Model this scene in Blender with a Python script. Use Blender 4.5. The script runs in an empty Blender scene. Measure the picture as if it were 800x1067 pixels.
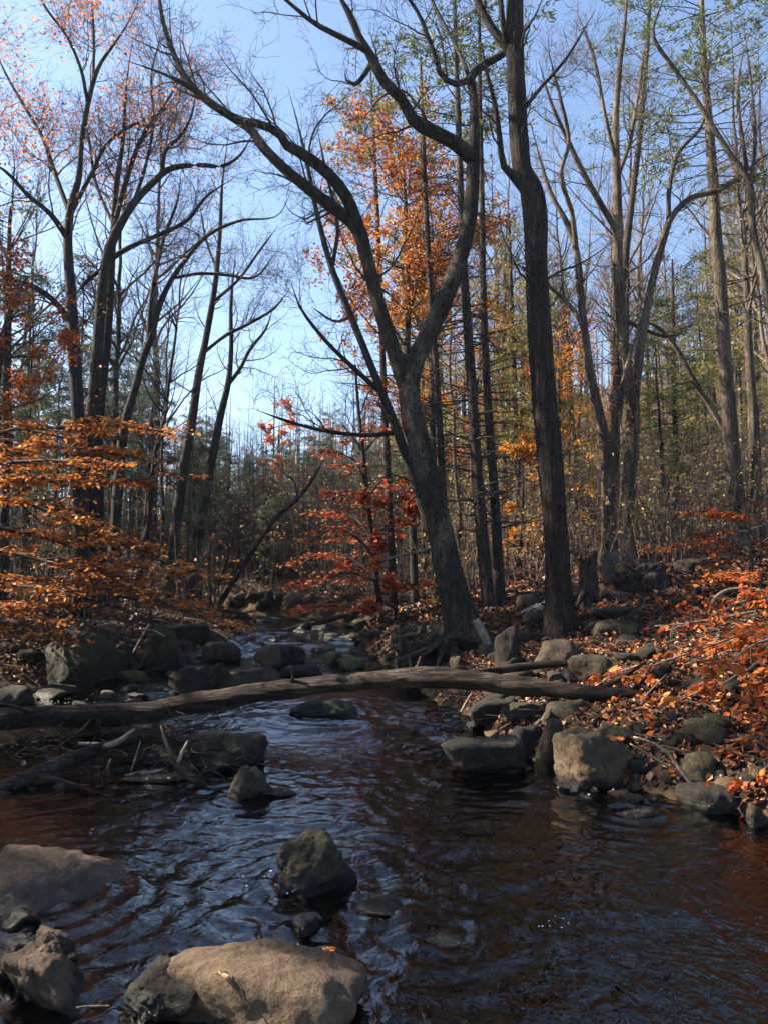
import bpy, bmesh, math, random
import numpy as np
from mathutils import Vector

SC = bpy.context.scene
COL = SC.collection
rng = np.random.default_rng(7)
random.seed(7)
R = math.radians

# ------------------------------------------------------------------ camera
F = 806.0                                   # focal length in pixels of the 800x1067 photograph
CAM = np.array([0.0, 0.0, 1.5])
PITCH = math.atan((600 - 533.5) / F)
FW = np.array([0, math.cos(PITCH), math.sin(PITCH)])
UP = np.array([0, -math.sin(PITCH), math.cos(PITCH)])
RT = np.array([1.0, 0, 0])
SUN_AZ, SUN_EL = -80.0, 37.0
SUNV = np.array([math.sin(R(SUN_AZ)) * math.cos(R(SUN_EL)), math.cos(R(SUN_AZ)) * math.cos(R(SUN_EL)), math.sin(R(SUN_EL))])


def ray(px, py):
    return FW + RT * ((px - 400) / F) + UP * ((533.5 - py) / F)


def at(px, py, Y):
    d = ray(px, py)
    return CAM + d * (Y / d[1])


def mpp(Y):                                  # metres per photograph pixel at ground distance Y
    return Y / F


# ------------------------------------------------------------------ noise
def vnoise(p):
    p = np.asarray(p, float)
    i = np.floor(p).astype(np.int64)
    f = p - i
    f = f * f * (3 - 2 * f)

    def h(a, b, c):
        n = (a * 374761393 + b * 668265263 + c * 1274126177) & 0xFFFFFFFF
        n = ((n ^ (n >> 13)) * 1103515245) & 0xFFFFFFFF
        n = ((n ^ (n >> 16)) * 2246822519) & 0xFFFFFFFF
        return ((n ^ (n >> 15)) & 0xFFFFFF) / float(0xFFFFFF) * 2 - 1
    x, y, z = i[..., 0], i[..., 1], i[..., 2]
    fx, fy, fz = f[..., 0], f[..., 1], f[..., 2]
    L = lambda a, b, t: a + (b - a) * t
    return L(L(L(h(x, y, z), h(x + 1, y, z), fx), L(h(x, y + 1, z), h(x + 1, y + 1, z), fx), fy),
             L(L(h(x, y, z + 1), h(x + 1, y, z + 1), fx), L(h(x, y + 1, z + 1), h(x + 1, y + 1, z + 1), fx), fy), fz)


def fbm(p, octv=4, gain=0.5):
    p = np.asarray(p, float)
    s, a, t = 0, 1.0, 0
    for k in range(octv):
        s = s + a * vnoise(p * (2.03 ** k) + 17.3 * k)
        t += a
        a *= gain
    return s / t


def nrm(v):
    return v / np.maximum(np.linalg.norm(v, axis=-1, keepdims=True), 1e-9)


# ------------------------------------------------------------------ terrain
YS = [-8, 2.6, 3.5, 4.5, 5.2, 5.7, 6.5, 8, 9.5, 11, 13, 15, 17, 19.5, 22, 24, 26, 32, 60, 120, 400]
XR = [4.6, 4.4, 3.7, 2.7, 2.05, 1.65, 1.2, 0.9, 0.5, 0.2, -0.2, -0.45, -0.45, -0.9, -2.7, -5.9, -10.2, -16.6, -34, -60, -120]
XL = [-2.6, -2.3, -2.6, -3.2, -3.8, -4.2, -4.4, -4.6, -4.4, -3.8, -3.4, -3.2, -3.1, -3.2, -4.3, -7.0, -11.2, -17.4, -36, -62, -122]
HRX = [0, .15, .5, 1.0, 1.6, 3.4, 4.7, 7, 12, 25, 40, 70, 120, 400]
HRZ = [0, .12, .34, .48, .62, 1.02, 1.35, 1.6, 2.1, 3.6, 8, 18, 26, 40]
HLX = [0, .2, .6, 2, 4, 8, 15, 30, 50, 80, 400]
HLZ = [0, .1, .22, .45, .72, 1.0, 1.9, 6.5, 13, 21, 40]


def waterz(y):
    return np.interp(y, [-10, 6.6, 8.2, 12, 20, 30, 60, 400], [0, 0, .07, .14, .36, .5, .8, 6])


def H(x, y):
    x = np.asarray(x, float)
    y = np.asarray(y, float)
    xr = np.interp(y, YS, XR)
    xl = np.interp(y, YS, XL)
    jit = 0.22 * fbm(np.stack([x * 0.2, y * 1.1, x * 0 + 3.3], -1), 3)
    xr = xr + jit
    xl = xl + jit
    dr = x - xr
    dl = xl - x
    ins = np.minimum(-dr, -dl)
    bed = -0.34 * (1 - np.exp(-np.maximum(ins, 0) / 0.6))
    out = np.where(dr > 0, np.interp(dr, HRX, HRZ), np.where(dl > 0, np.interp(dl, HLX, HLZ), bed))
    n = fbm(np.stack([x * .55, y * .55, x * 0], -1), 4) * 0.16 + fbm(np.stack([x * 2.2, y * 2.2, x * 0 + 9], -1), 3) * 0.06
    amp = np.clip(np.maximum(dr, dl) / 0.8, 0.25, 1.0) * np.clip(1 + np.abs(x) / 30, 1, 4)
    far = np.clip(y - 21.5, 0, 4) * .14 + np.clip(y - 40, 0, 400) * 0.06
    return waterz(y) + out + n * amp + far


def ground_hit(px, py):
    d = ray(px, py)
    ys = np.linspace(1.5, 90, 6000)
    p = CAM[None] + d[None] * (ys / d[1])[:, None]
    g = np.maximum(H(p[:, 0], p[:, 1]), waterz(p[:, 1]))
    k = np.argmax(p[:, 2] <= g)
    if not (p[:, 2] <= g).any():
        k = len(ys) - 1
    return p[k]


# ------------------------------------------------------------------ mesh collecting
class MB:
    def __init__(s):
        s.v, s.q, s.t, s.n = [], [], [], 0

    def add(s, v, q=None, t=None):
        v = np.asarray(v, float).reshape(-1, 3)
        if q is not None and len(q):
            s.q.append(np.asarray(q, np.int64).reshape(-1, 4) + s.n)
        if t is not None and len(t):
            s.t.append(np.asarray(t, np.int64).reshape(-1, 3) + s.n)
        s.v.append(v)
        s.n += len(v)
        return s

    def mesh(s, name, mat, smooth=True, origin=(0, 0, 0)):
        V = np.concatenate(s.v) - np.asarray(origin, float)[None]
        Q = np.concatenate(s.q) if s.q else np.zeros((0, 4), np.int64)
        T = np.concatenate(s.t) if s.t else np.zeros((0, 3), np.int64)
        me = bpy.data.meshes.new(name)
        me.vertices.add(len(V))
        me.vertices.foreach_set('co', V.astype(np.float32).ravel())
        loops = np.concatenate([Q.ravel(), T.ravel()]).astype(np.int32)
        me.loops.add(len(loops))
        me.loops.foreach_set('vertex_index', loops)
        ls = np.concatenate([np.arange(len(Q)) * 4, len(Q) * 4 + np.arange(len(T)) * 3]).astype(np.int32)
        me.polygons.add(len(ls))
        me.polygons.foreach_set('loop_start', ls)
        me.polygons.foreach_set('use_smooth', np.full(len(ls), smooth))
        me.update(calc_edges=True)
        me.validate()
        mats = mat if isinstance(mat, (list, tuple)) else [mat]
        for m in mats:
            me.materials.append(m)
        return me


def obj(name, mb, mat, parent=None, loc=(0, 0, 0), smooth=True):
    me = mb if isinstance(mb, bpy.types.Mesh) else mb.mesh(name, mat, smooth, loc)
    o = bpy.data.objects.new(name, me)
    COL.objects.link(o)
    if parent is not None:
        o.parent = parent
        base = parent.parent.location if parent.parent else Vector((0, 0, 0))
        o.location = (0, 0, 0)
    else:
        o.location = loc
    return o


def tag(o, label, cat, group=None, kind=None):
    if label:
        o['label'] = label
    if cat:
        o['category'] = cat
    if group:
        o['group'] = group
    if kind:
        o['kind'] = kind
    return o


def thing(name, label, cat, loc, group=None):
    o = bpy.data.objects.new(name, None)
    COL.objects.link(o)
    o.empty_display_size = 0.2
    o.location = loc
    return tag(o, label, cat, group)


def part(name, mb, mat, root, smooth=True, parent=None):
    """mesh in world coordinates -> child of root (or of one of its parts)"""
    me = mb.mesh(name, mat, smooth, tuple(root.location))
    o = bpy.data.objects.new(name, me)
    COL.objects.link(o)
    o.parent = parent or root
    return o


def copy_tree(o, parent=None):
    c = o.copy()
    COL.objects.link(c)
    c.parent = parent
    for ch in list(o.children):
        copy_tree(ch, c)
    return c


# ------------------------------------------------------------------ tubes and growth
def catmull(pts, n):
    pts = np.asarray(pts, float)
    if len(pts) == 2:
        t = np.linspace(0, 1, n)[:, None]
        return pts[0] * (1 - t) + pts[1] * t
    d = np.r_[0, np.cumsum(np.linalg.norm(np.diff(pts[:, :3], axis=0), axis=1))]
    m = np.gradient(pts, d, axis=0)
    s = np.linspace(0, d[-1], n)
    k = np.clip(np.searchsorted(d, s, 'right') - 1, 0, len(d) - 2)
    h = (d[k + 1] - d[k])[:, None]
    t = ((s - d[k]) / (d[k + 1] - d[k]))[:, None]
    return ((2 * t**3 - 3 * t**2 + 1) * pts[k] + (t**3 - 2 * t**2 + t) * h * m[k]
            + (-2 * t**3 + 3 * t**2) * pts[k + 1] + (t**3 - t**2) * h * m[k + 1])


def tubes(mb, P, Rd, sides, cap=False, amp=0.0, freq=(6, 6, 1.2), seed=0):
    """P (m,n,3), Rd (m,n): m swept tubes in one go"""
    P = np.asarray(P, float)
    Rd = np.asarray(Rd, float)
    if len(P) == 0:
        return
    m, n = P.shape[:2]
    T = nrm(np.gradient(P, axis=1))
    mean = nrm(T.mean(1))
    ref = np.where(np.abs(mean[:, 2:3]) < 0.8, np.array([[0, 0, 1.0]]), np.array([[1.0, 0, 0]]))
    U = nrm(np.cross(T, ref[:, None, :]))
    V = np.cross(T, U)
    a = np.arange(sides) * 2 * math.pi / sides
    ring = U[:, :, None, :] * np.cos(a)[None, None, :, None] + V[:, :, None, :] * np.sin(a)[None, None, :, None]
    rr = Rd[:, :, None]
    if amp:
        q = P[:, :, None, :] + ring * rr[..., None]
        nz = fbm(q * np.array(freq) + seed, 4, 0.6)
        rr = rr * (1 + amp * nz)
    vs = P[:, :, None, :] + ring * rr[..., None]
    k = np.arange(sides)
    base = (np.arange(m) * n * sides)[:, None, None] + (np.arange(n - 1) * sides)[None, :, None]
    q = np.stack([base + k, base + (k + 1) % sides, base + sides + (k + 1) % sides, base + sides + k], -1).reshape(-1, 4)
    mb.add(vs, q)
    if cap:
        off = mb.n - m * n * sides
        c0 = mb.n
        cen = np.stack([P[:, 0], P[:, -1]], 1).reshape(-1, 3)
        tr = []
        for i in range(m):
            b0 = off + i * n * sides
            b1 = b0 + (n - 1) * sides
            for j in range(sides):
                tr.append((b0 + (j + 1) % sides, b0 + j, c0 + 2 * i))
                tr.append((b1 + j, b1 + (j + 1) % sides, c0 + 2 * i + 1))
        mb.v.append(cen)
        mb.n += len(cen)
        mb.t.append(np.array(tr))


def grow(P, Rd, dens, t0, t1, L, ang, n=6, wob=0.18, up=0.05, rs=0.55, rmax=1.0, rmin=0.002, flat=0.0, taper=0.2, bias=None, rg=None):
    rg = rg or rng
    P = np.asarray(P, float)
    Rd = np.asarray(Rd, float)
    m, k = P.shape[:2]
    ln = np.linalg.norm(np.diff(P, axis=1), axis=2).sum(1)
    tot = max(1, int(dens * ln.sum() * (t1 - t0)))
    par = rg.choice(m, tot, p=ln / ln.sum())
    t = rg.uniform(t0, t1, tot) * (k - 1)
    i = np.minimum(t.astype(int), k - 2)
    f = (t - i)[:, None]
    b = P[par, i] * (1 - f) + P[par, i + 1] * f
    r = Rd[par, i] * (1 - f[:, 0]) + Rd[par, i + 1] * f[:, 0]
    tg = nrm(P[par, i + 1] - P[par, i])
    v = rg.normal(size=(tot, 3))
    if flat:
        v[:, 2] *= (1 - flat)
    v = nrm(v - (v * tg).sum(1, keepdims=True) * tg)
    a = np.radians(rg.uniform(ang[0], ang[1], tot))[:, None]
    d = np.cos(a) * tg + np.sin(a) * v
    if bias is not None:
        d = d + np.asarray(bias)
    if flat:
        d[:, 2] *= (1 - flat)
    d = nrm(d)
    tt = t / (k - 1)
    Ls = rg.uniform(L[0], L[1], tot) * (1 - 0.45 * (tt - t0) / max(t1 - t0, 1e-6))
    r0 = np.clip(r * rs * rg.uniform(.7, 1.1, tot), rmin, rmax)
    out = np.zeros((tot, n, 3))
    out[:, 0] = b
    for j in range(1, n):
        out[:, j] = out[:, j - 1] + d * (Ls / (n - 1))[:, None]
        w = rg.normal(size=(tot, 3)) * wob
        if flat:
            w[:, 2] *= (1 - flat)
        d = nrm(d + w + np.array([0, 0, up]))
    rad = r0[:, None] * np.linspace(1, taper, n)[None]
    return out, np.maximum(rad, rmin * 0.6)


def along(P, count, t0=0.2, t1=1.0, rg=None):
    rg = rg or rng
    m, k = P.shape[:2]
    par = rg.integers(0, m, count)
    t = rg.uniform(t0, t1, count) * (k - 1)
    i = np.minimum(t.astype(int), k - 2)
    f = (t - i)[:, None]
    return P[par, i] * (1 - f) + P[par, i + 1] * f, nrm(P[par, i + 1] - P[par, i])


def leaves(mb, C, A, N, S, W=0.3, fold=0.12, droop=0.15, rg=None):
    rg = rg or rng
    n = len(C)
    A = nrm(A)
    B = nrm(np.cross(N, A))
    N = np.cross(A, B)
    S = (np.ones(n) * S)[:, None]
    w = (np.ones(n) * W)[:, None] * S
    fo = rg.uniform(-.4, 1, (n, 1)) * fold * S
    dr = rg.uniform(-.3, 1, (n, 1)) * droop * S
    base = C
    l1 = C + A * S * .3 + B * w + N * fo
    l2 = C + A * S * .72 + B * w * .72 + N * (fo * .8 - dr * .5)
    tip = C + A * S - N * dr
    r1 = C + A * S * .3 - B * w + N * fo
    r2 = C + A * S * .72 - B * w * .72 + N * (fo * .8 - dr * .5)
    vs = np.stack([base, l1, l2, tip, r2, r1], 1).reshape(-1, 3)
    o = (np.arange(n) * 6)[:, None]
    q = np.concatenate([o + np.array([[0, 3, 2, 1]]), o + np.array([[0, 5, 4, 3]])])
    mb.add(vs, q)


def twig_leaves(mb, P, count, S, flat=0.75, W=0.3, rg=None, spread=0.03, hang=0.2, fold=.12):
    rg = rg or rng
    c, tg = along(P, count, 0.15, 1.0, rg)
    side = rg.normal(size=(count, 3))
    side[:, 2] *= (1 - flat)
    a = nrm(tg * .6 + nrm(side) + np.array([0, 0, -hang]))
    nn = rg.normal(size=(count, 3)) * (1.05 - flat) + np.array([0, 0, 1.0])
    c = c + rg.normal(size=(count, 3)) * spread
    leaves(mb, c, a, nn, rg.uniform(S[0], S[1], count), W, fold, rg=rg)


# ------------------------------------------------------------------ materials
MATS = {}


def newmat(name):
    m = bpy.data.materials.new(name)
    m.use_nodes = True
    nt = m.node_tree
    nt.nodes.clear()
    out = nt.nodes.new('ShaderNodeOutputMaterial')
    return m, nt, out


def N(nt, t, **kw):
    n = nt.nodes.new(t)
    for k, v in kw.items():
        if k.startswith('i_'):
            n.inputs[k[2:].replace('_', ' ')].default_value = v
        else:
            setattr(n, k, v)
    return n


def ramp(nt, fac, stops):
    r = nt.nodes.new('ShaderNodeValToRGB')
    e = r.color_ramp.elements
    while len(e) < len(stops):
        e.new(0.5)
    for k, (p, c) in enumerate(stops):
        e[k].position = p
        e[k].color = (*c, 1) if len(c) == 3 else c
    nt.links.new(fac, r.inputs[0])
    return r.outputs[0]


def mapped(nt, scale, coord='Object'):
    tc = nt.nodes.new('ShaderNodeTexCoord')
    mp = nt.nodes.new('ShaderNodeMapping')
    mp.inputs['Scale'].default_value = scale
    nt.links.new(tc.outputs[coord], mp.inputs[0])
    return mp.outputs[0]


def noise(nt, vec, scale, detail=6, rough=.6, dist=0):
    n = nt.nodes.new('ShaderNodeTexNoise')
    n.inputs['Scale'].default_value = scale
    n.inputs['Detail'].default_value = detail
    n.inputs['Roughness'].default_value = rough
    n.inputs['Distortion'].default_value = dist
    nt.links.new(vec, n.inputs['Vector'])
    return n.outputs['Fac']


def mixc(nt, fac, a, b, blend='MIX'):
    m = nt.nodes.new('ShaderNodeMix')
    m.data_type = 'RGBA'
    m.blend_type = blend
    for s, v in ((m.inputs[0], fac), (m.inputs[6], a), (m.inputs[7], b)):
        if isinstance(v, (int, float)):
            s.default_value = v
        elif isinstance(v, tuple):
            s.default_value = (*v, 1)
        else:
            nt.links.new(v, s)
    return m.outputs[2]


def mth(nt, op, a, b=None, clamp=False):
    m = nt.nodes.new('ShaderNodeMath')
    m.operation = op
    m.use_clamp = clamp
    for s, v in ((m.inputs[0], a), (m.inputs[1], b)):
        if v is None:
            continue
        if isinstance(v, (int, float)):
            s.default_value = v
        else:
            nt.links.new(v, s)
    return m.outputs[0]


def bump(nt, h, dist=.02, strength=.6):
    b = nt.nodes.new('ShaderNodeBump')
    b.inputs['Distance'].default_value = dist
    b.inputs['Strength'].default_value = strength
    nt.links.new(h, b.inputs['Height'])
    return b.outputs[0]


def bark(name, dark, mid, light, lich=None, stretch=(9, 9, 1.1), furrow=.6, patch=1.6, dist=.03):
    m, nt, out = newmat(name)
    v = mapped(nt, stretch)
    n1 = noise(nt, v, 2.2, 8, .65, .4)
    v2 = mapped(nt, (1, 1, .35))
    n2 = noise(nt, v2, patch, 4, .6)
    v3 = mapped(nt, (1, 1, 1))
    n3 = noise(nt, v3, 45, 4, .6)
    c = ramp(nt, n1, [(.32, dark), (.52, mid), (.75, light)])
    if lich:
        f = ramp(nt, n2, [(.5, (0, 0, 0)), (.62, (1, 1, 1))])
        c = mixc(nt, mth(nt, 'MULTIPLY', f, .7), c, lich)
    n4 = noise(nt, mapped(nt, (stretch[0] * .55, stretch[1] * .55, stretch[2] * 1.1)), 3.1, 5, .55, .9)
    crack = ramp(nt, mth(nt, 'ABSOLUTE', mth(nt, 'SUBTRACT', n4, .5)), [(0, (.22, .2, .2)), (.055, (1, 1, 1))])
    c = mixc(nt, min(1.0, furrow), c, crack, 'MULTIPLY')
    oi = N(nt, 'ShaderNodeObjectInfo')
    c = mixc(nt, .35, c, ramp(nt, oi.outputs['Random'], [(0, (.75, .75, .78)), (1, (1.1, 1.0, .92))]), 'MULTIPLY')
    p = N(nt, 'ShaderNodeBsdfPrincipled', i_Roughness=.9)
    p.inputs['Specular IOR Level'].default_value = .25
    nt.links.new(c, p.inputs['Base Color'])
    h = mth(nt, 'ADD', mth(nt, 'MULTIPLY', n1, furrow), mth(nt, 'MULTIPLY', n3, .15))
    h = mth(nt, 'ADD', h, mth(nt, 'MULTIPLY', crack, .45 * furrow))
    nt.links.new(bump(nt, h, dist, 1.0), p.inputs['Normal'])
    nt.links.new(p.outputs[0], out.inputs[0])
    MATS[name] = m
    return m


def leafmat(name, stops, trans=.45, rough=.55):
    m, nt, out = newmat(name)
    g = N(nt, 'ShaderNodeNewGeometry')
    c = ramp(nt, g.outputs['Random Per Island'], stops)
    v = mapped(nt, (1, 1, 1))
    n1 = noise(nt, v, 60, 3, .6)
    c = mixc(nt, .5, c, ramp(nt, n1, [(.3, (.65, .6, .55)), (.7, (1.15, 1.1, 1.0))]), 'MULTIPLY')
    p = N(nt, 'ShaderNodeBsdfPrincipled', i_Roughness=rough)
    p.inputs['Specular IOR Level'].default_value = .35
    nt.links.new(c, p.inputs['Base Color'])
    t = N(nt, 'ShaderNodeBsdfTranslucent')
    nt.links.new(c, t.inputs[0])
    mx = N(nt, 'ShaderNodeMixShader')
    mx.inputs[0].default_value = trans
    nt.links.new(p.outputs[0], mx.inputs[1])
    nt.links.new(t.outputs[0], mx.inputs[2])
    nt.links.new(mx.outputs[0], out.inputs[0])
    MATS[name] = m
    return m


bark('bark_grey', (.009, .007, .005), (.032, .025, .019), (.075, .062, .045), (.115, .10, .07), (9, 9, 2.4), .9, 2.6, .04)
bark('bark_furrowed', (.008, .0055, .004), (.032, .022, .017), (.08, .058, .043), None, (9, 9, .9), 1.0, 1.6, .05)
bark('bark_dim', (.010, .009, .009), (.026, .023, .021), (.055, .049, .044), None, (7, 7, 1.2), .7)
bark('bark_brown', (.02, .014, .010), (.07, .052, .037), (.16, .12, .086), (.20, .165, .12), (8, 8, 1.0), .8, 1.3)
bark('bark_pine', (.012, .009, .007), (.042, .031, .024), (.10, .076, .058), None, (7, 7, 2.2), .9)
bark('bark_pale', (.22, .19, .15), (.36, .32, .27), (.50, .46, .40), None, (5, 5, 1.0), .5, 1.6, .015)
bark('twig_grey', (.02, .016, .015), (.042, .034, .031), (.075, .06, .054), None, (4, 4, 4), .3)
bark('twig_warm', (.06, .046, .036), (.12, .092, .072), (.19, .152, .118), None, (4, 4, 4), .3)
bark('wood_log', (.006, .0035, .0025), (.028, .016, .011), (.085, .052, .034), (.09, .068, .05), (1.3, 9, 9), 1.0, 1.5, .04)
bark('wood_dark', (.018, .013, .011), (.05, .035, .027), (.09, .065, .05), None, (8, 8, 2), 1.0, 1.5, .04)
bark('undercut_shade_mass', (.004, .003, .0025), (.014, .010, .008), (.034, .025, .02), None, (8, 8, 2), 1.0, 1.5, .05)  # near black: shade of the hollow under the roots put into the colour
bark('wood_bleached', (.14, .105, .075), (.27, .215, .16), (.40, .335, .26), None, (12, 12, 3), .6, 1.5, .01)
leafmat('leaf_copper', [(0, (.10, .028, .010)), (.3, (.26, .075, .017)), (.65, (.46, .16, .03)), (1, (.60, .28, .06))])
leafmat('leaf_orange', [(0, (.12, .022, .008)), (.3, (.30, .06, .014)), (.6, (.46, .11, .02)), (.85, (.55, .18, .03)), (1, (.60, .30, .08))], .45)
leafmat('leaf_red', [(0, (.16, .026, .014)), (.4, (.36, .075, .03)), (.75, (.50, .14, .05)), (1, (.60, .26, .11))], .5)
leafmat('leaf_gold', [(0, (.36, .14, .03)), (.4, (.52, .20, .03)), (.75, (.58, .28, .04)), (1, (.62, .38, .08))], .5)
leafmat('leaf_pink', [(0, (.38, .12, .08)), (.5, (.50, .17, .08)), (1, (.58, .26, .12))], .5)
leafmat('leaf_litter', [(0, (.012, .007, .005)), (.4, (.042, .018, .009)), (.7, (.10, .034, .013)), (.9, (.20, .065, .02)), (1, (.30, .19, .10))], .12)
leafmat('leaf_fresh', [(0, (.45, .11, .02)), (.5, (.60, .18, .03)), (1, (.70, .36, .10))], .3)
leafmat('leaf_yellow', [(0, (.75, .50, .04)), (1, (.80, .55, .06))], .3)
leafmat('leaf_pale', [(0, (.26, .17, .10)), (1, (.36, .25, .15))], .2)
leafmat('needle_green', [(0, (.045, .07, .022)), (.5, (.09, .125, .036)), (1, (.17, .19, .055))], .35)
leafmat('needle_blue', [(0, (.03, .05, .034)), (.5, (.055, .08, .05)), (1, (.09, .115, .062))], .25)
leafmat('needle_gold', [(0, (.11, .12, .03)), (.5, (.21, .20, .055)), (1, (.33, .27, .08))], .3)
leafmat('brush_dry', [(0, (.20, .14, .06)), (.5, (.36, .25, .10)), (1, (.48, .38, .16))], .3)


def rockmat(name, a, b, lichen=(.36, .35, .30), lich_amt=.5):
    m, nt, out = newmat(name)
    v = mapped(nt, (1, 1, 1))
    oi = N(nt, 'ShaderNodeObjectInfo')
    n1 = noise(nt, v, 3.2, 8, .65, .6)
    n2 = noise(nt, v, 16, 8, .7)
    n3 = noise(nt, v, 6.5, 5, .7, 1.2)
    n4 = noise(nt, v, 85, 4, .7)
    c = ramp(nt, n1, [(.3, a), (.7, b)])
    c = mixc(nt, 1, c, ramp(nt, n2, [(.3, (.5, .48, .45)), (.7, (1.35, 1.3, 1.22))]), 'MULTIPLY')
    c = mixc(nt, .9, c, ramp(nt, n4, [(.3, (.5, .5, .5)), (.7, (1.4, 1.38, 1.35))]), 'MULTIPLY')
    f = ramp(nt, n3, [(.56, (0, 0, 0)), (.66, (1, 1, 1))])
    c = mixc(nt, mth(nt, 'MULTIPLY', f, lich_amt), c, lichen)
    c = mixc(nt, .6, c, ramp(nt, oi.outputs['Random'], [(0, (.7, .72, .75)), (.5, (1, 1, 1)), (1, (1.15, 1.02, .88))]), 'MULTIPLY')
    g = N(nt, 'ShaderNodeNewGeometry')
    sn = N(nt, 'ShaderNodeSeparateXYZ')
    nt.links.new(g.outputs['Normal'], sn.inputs[0])
    sp = N(nt, 'ShaderNodeSeparateXYZ')
    nt.links.new(g.outputs['Position'], sp.inputs[0])
    am = N(nt, 'ShaderNodeAttribute', attribute_type='OBJECT', attribute_name='moss')
    moss = mth(nt, 'MULTIPLY', mth(nt, 'MULTIPLY', ramp(nt, n3, [(.4, (0, 0, 0)), (.58, (1, 1, 1))]),
                                   ramp(nt, sn.outputs[2], [(.1, (0, 0, 0)), (.6, (1, 1, 1))])), am.outputs['Fac'], True)
    c = mixc(nt, moss, c, mixc(nt, n2, (.035, .04, .012), (.13, .13, .03)))
    aw = N(nt, 'ShaderNodeAttribute', attribute_type='OBJECT', attribute_name='wet_z')
    hgt = mth(nt, 'SUBTRACT', sp.outputs[2], aw.outputs['Fac'])
    hgt = mth(nt, 'ADD', hgt, mth(nt, 'MULTIPLY', mth(nt, 'SUBTRACT', n1, .5), .12))
    wet = ramp(nt, mth(nt, 'ADD', mth(nt, 'MULTIPLY', hgt, 8), .5, True), [(.35, (1, 1, 1)), (.75, (0, 0, 0))])
    c = mixc(nt, wet, c, mixc(nt, 1, c, (.24, .22, .20), 'MULTIPLY'))
    p = N(nt, 'ShaderNodeBsdfPrincipled')
    nt.links.new(c, p.inputs['Base Color'])
    nt.links.new(ramp(nt, wet, [(0, (.88, .88, .88)), (1, (.22, .22, .22))]), p.inputs['Roughness'])
    p.inputs['Specular IOR Level'].default_value = .35
    h = mth(nt, 'ADD', mth(nt, 'ADD', n1, mth(nt, 'MULTIPLY', n2, .5)), mth(nt, 'MULTIPLY', n4, .13))
    nt.links.new(bump(nt, h, .05, 1.0), p.inputs['Normal'])
    nt.links.new(p.outputs[0], out.inputs[0])
    MATS[name] = m


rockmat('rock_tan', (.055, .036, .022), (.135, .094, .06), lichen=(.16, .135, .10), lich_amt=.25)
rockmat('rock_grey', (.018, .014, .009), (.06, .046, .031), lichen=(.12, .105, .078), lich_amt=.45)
rockmat('rock_dark', (.007, .006, .0045), (.022, .018, .013), lichen=(.06, .053, .04), lich_amt=.45)  # shade of the darker boulders put into the colour; wet black stones too


def groundmat():
    m, nt, out = newmat('forest_floor')
    g = N(nt, 'ShaderNodeNewGeometry')
    n1 = noise(nt, g.outputs['Position'], 1.3, 6, .6)
    n2 = noise(nt, g.outputs['Position'], 14, 8, .7)
    n3 = noise(nt, g.outputs['Position'], .25, 3, .5)
    c = ramp(nt, n2, [(.28, (.010, .007, .005)), (.5, (.032, .021, .013)), (.66, (.075, .038, .019)), (.8, (.13, .065, .03))])
    c = mixc(nt, ramp(nt, n1, [(.4, (0, 0, 0)), (.7, (.6, .6, .6))]), c, (.035, .026, .018))
    vo = N(nt, 'ShaderNodeTexVoronoi')
    vo.inputs['Scale'].default_value = 5.5
    nt.links.new(g.outputs['Position'], vo.inputs['Vector'])
    # submerged bed: rounded cobbles stained amber
    cob = mixc(nt, .8, ramp(nt, n2, [(.3, (.05, .033, .017)), (.7, (.20, .135, .062))]),
               ramp(nt, vo.outputs['Distance'], [(0, (1.1, 1.1, 1.1)), (.75, (.3, .3, .3))]), 'MULTIPLY')
    ab = N(nt, 'ShaderNodeAttribute', attribute_name='bed')
    c = mixc(nt, ab.outputs['Fac'], c, cob)
    p = N(nt, 'ShaderNodeBsdfPrincipled', i_Roughness=.95)
    p.inputs['Specular IOR Level'].default_value = .2
    nt.links.new(c, p.inputs['Base Color'])
    h = mth(nt, 'ADD', mth(nt, 'MULTIPLY', n2, .6), mth(nt, 'MULTIPLY', n1, .6))
    nt.links.new(bump(nt, h, .08, .9), p.inputs['Normal'])
    nt.links.new(p.outputs[0], out.inputs[0])
    return m


def watermat():
    m, nt, out = newmat('stream_water')
    g = N(nt, 'ShaderNodeNewGeometry')
    mp = N(nt, 'ShaderNodeMapping')
    mp.inputs['Scale'].default_value = (1.0, .75, 1)
    nt.links.new(g.outputs['Position'], mp.inputs[0])
    n1 = noise(nt, mp.outputs[0], 6, 2, .45, .9)
    n2 = noise(nt, mp.outputs[0], 17, 2, .5, 1.4)
    h = mth(nt, 'ADD', n1, mth(nt, 'MULTIPLY', n2, .3))
    bp = bump(nt, h, .026, .55)
    gl = N(nt, 'ShaderNodeBsdfGlossy', i_Roughness=.04)
    gl.inputs['Color'].default_value = (1, 1, 1, 1)
    nt.links.new(bp, gl.inputs['Normal'])
    tr = N(nt, 'ShaderNodeBsdfTransparent')
    tr.inputs['Color'].default_value = (.23, .17, .10, 1)
    fr = N(nt, 'ShaderNodeFresnel', i_IOR=1.6)
    nt.links.new(bp, fr.inputs['Normal'])
    mx = N(nt, 'ShaderNodeMixShader')
    nt.links.new(fr.outputs[0], mx.inputs[0])
    nt.links.new(tr.outputs[0], mx.inputs[1])
    nt.links.new(gl.outputs[0], mx.inputs[2])
    nt.links.new(mx.outputs[0], out.inputs[0])
    return m


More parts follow.
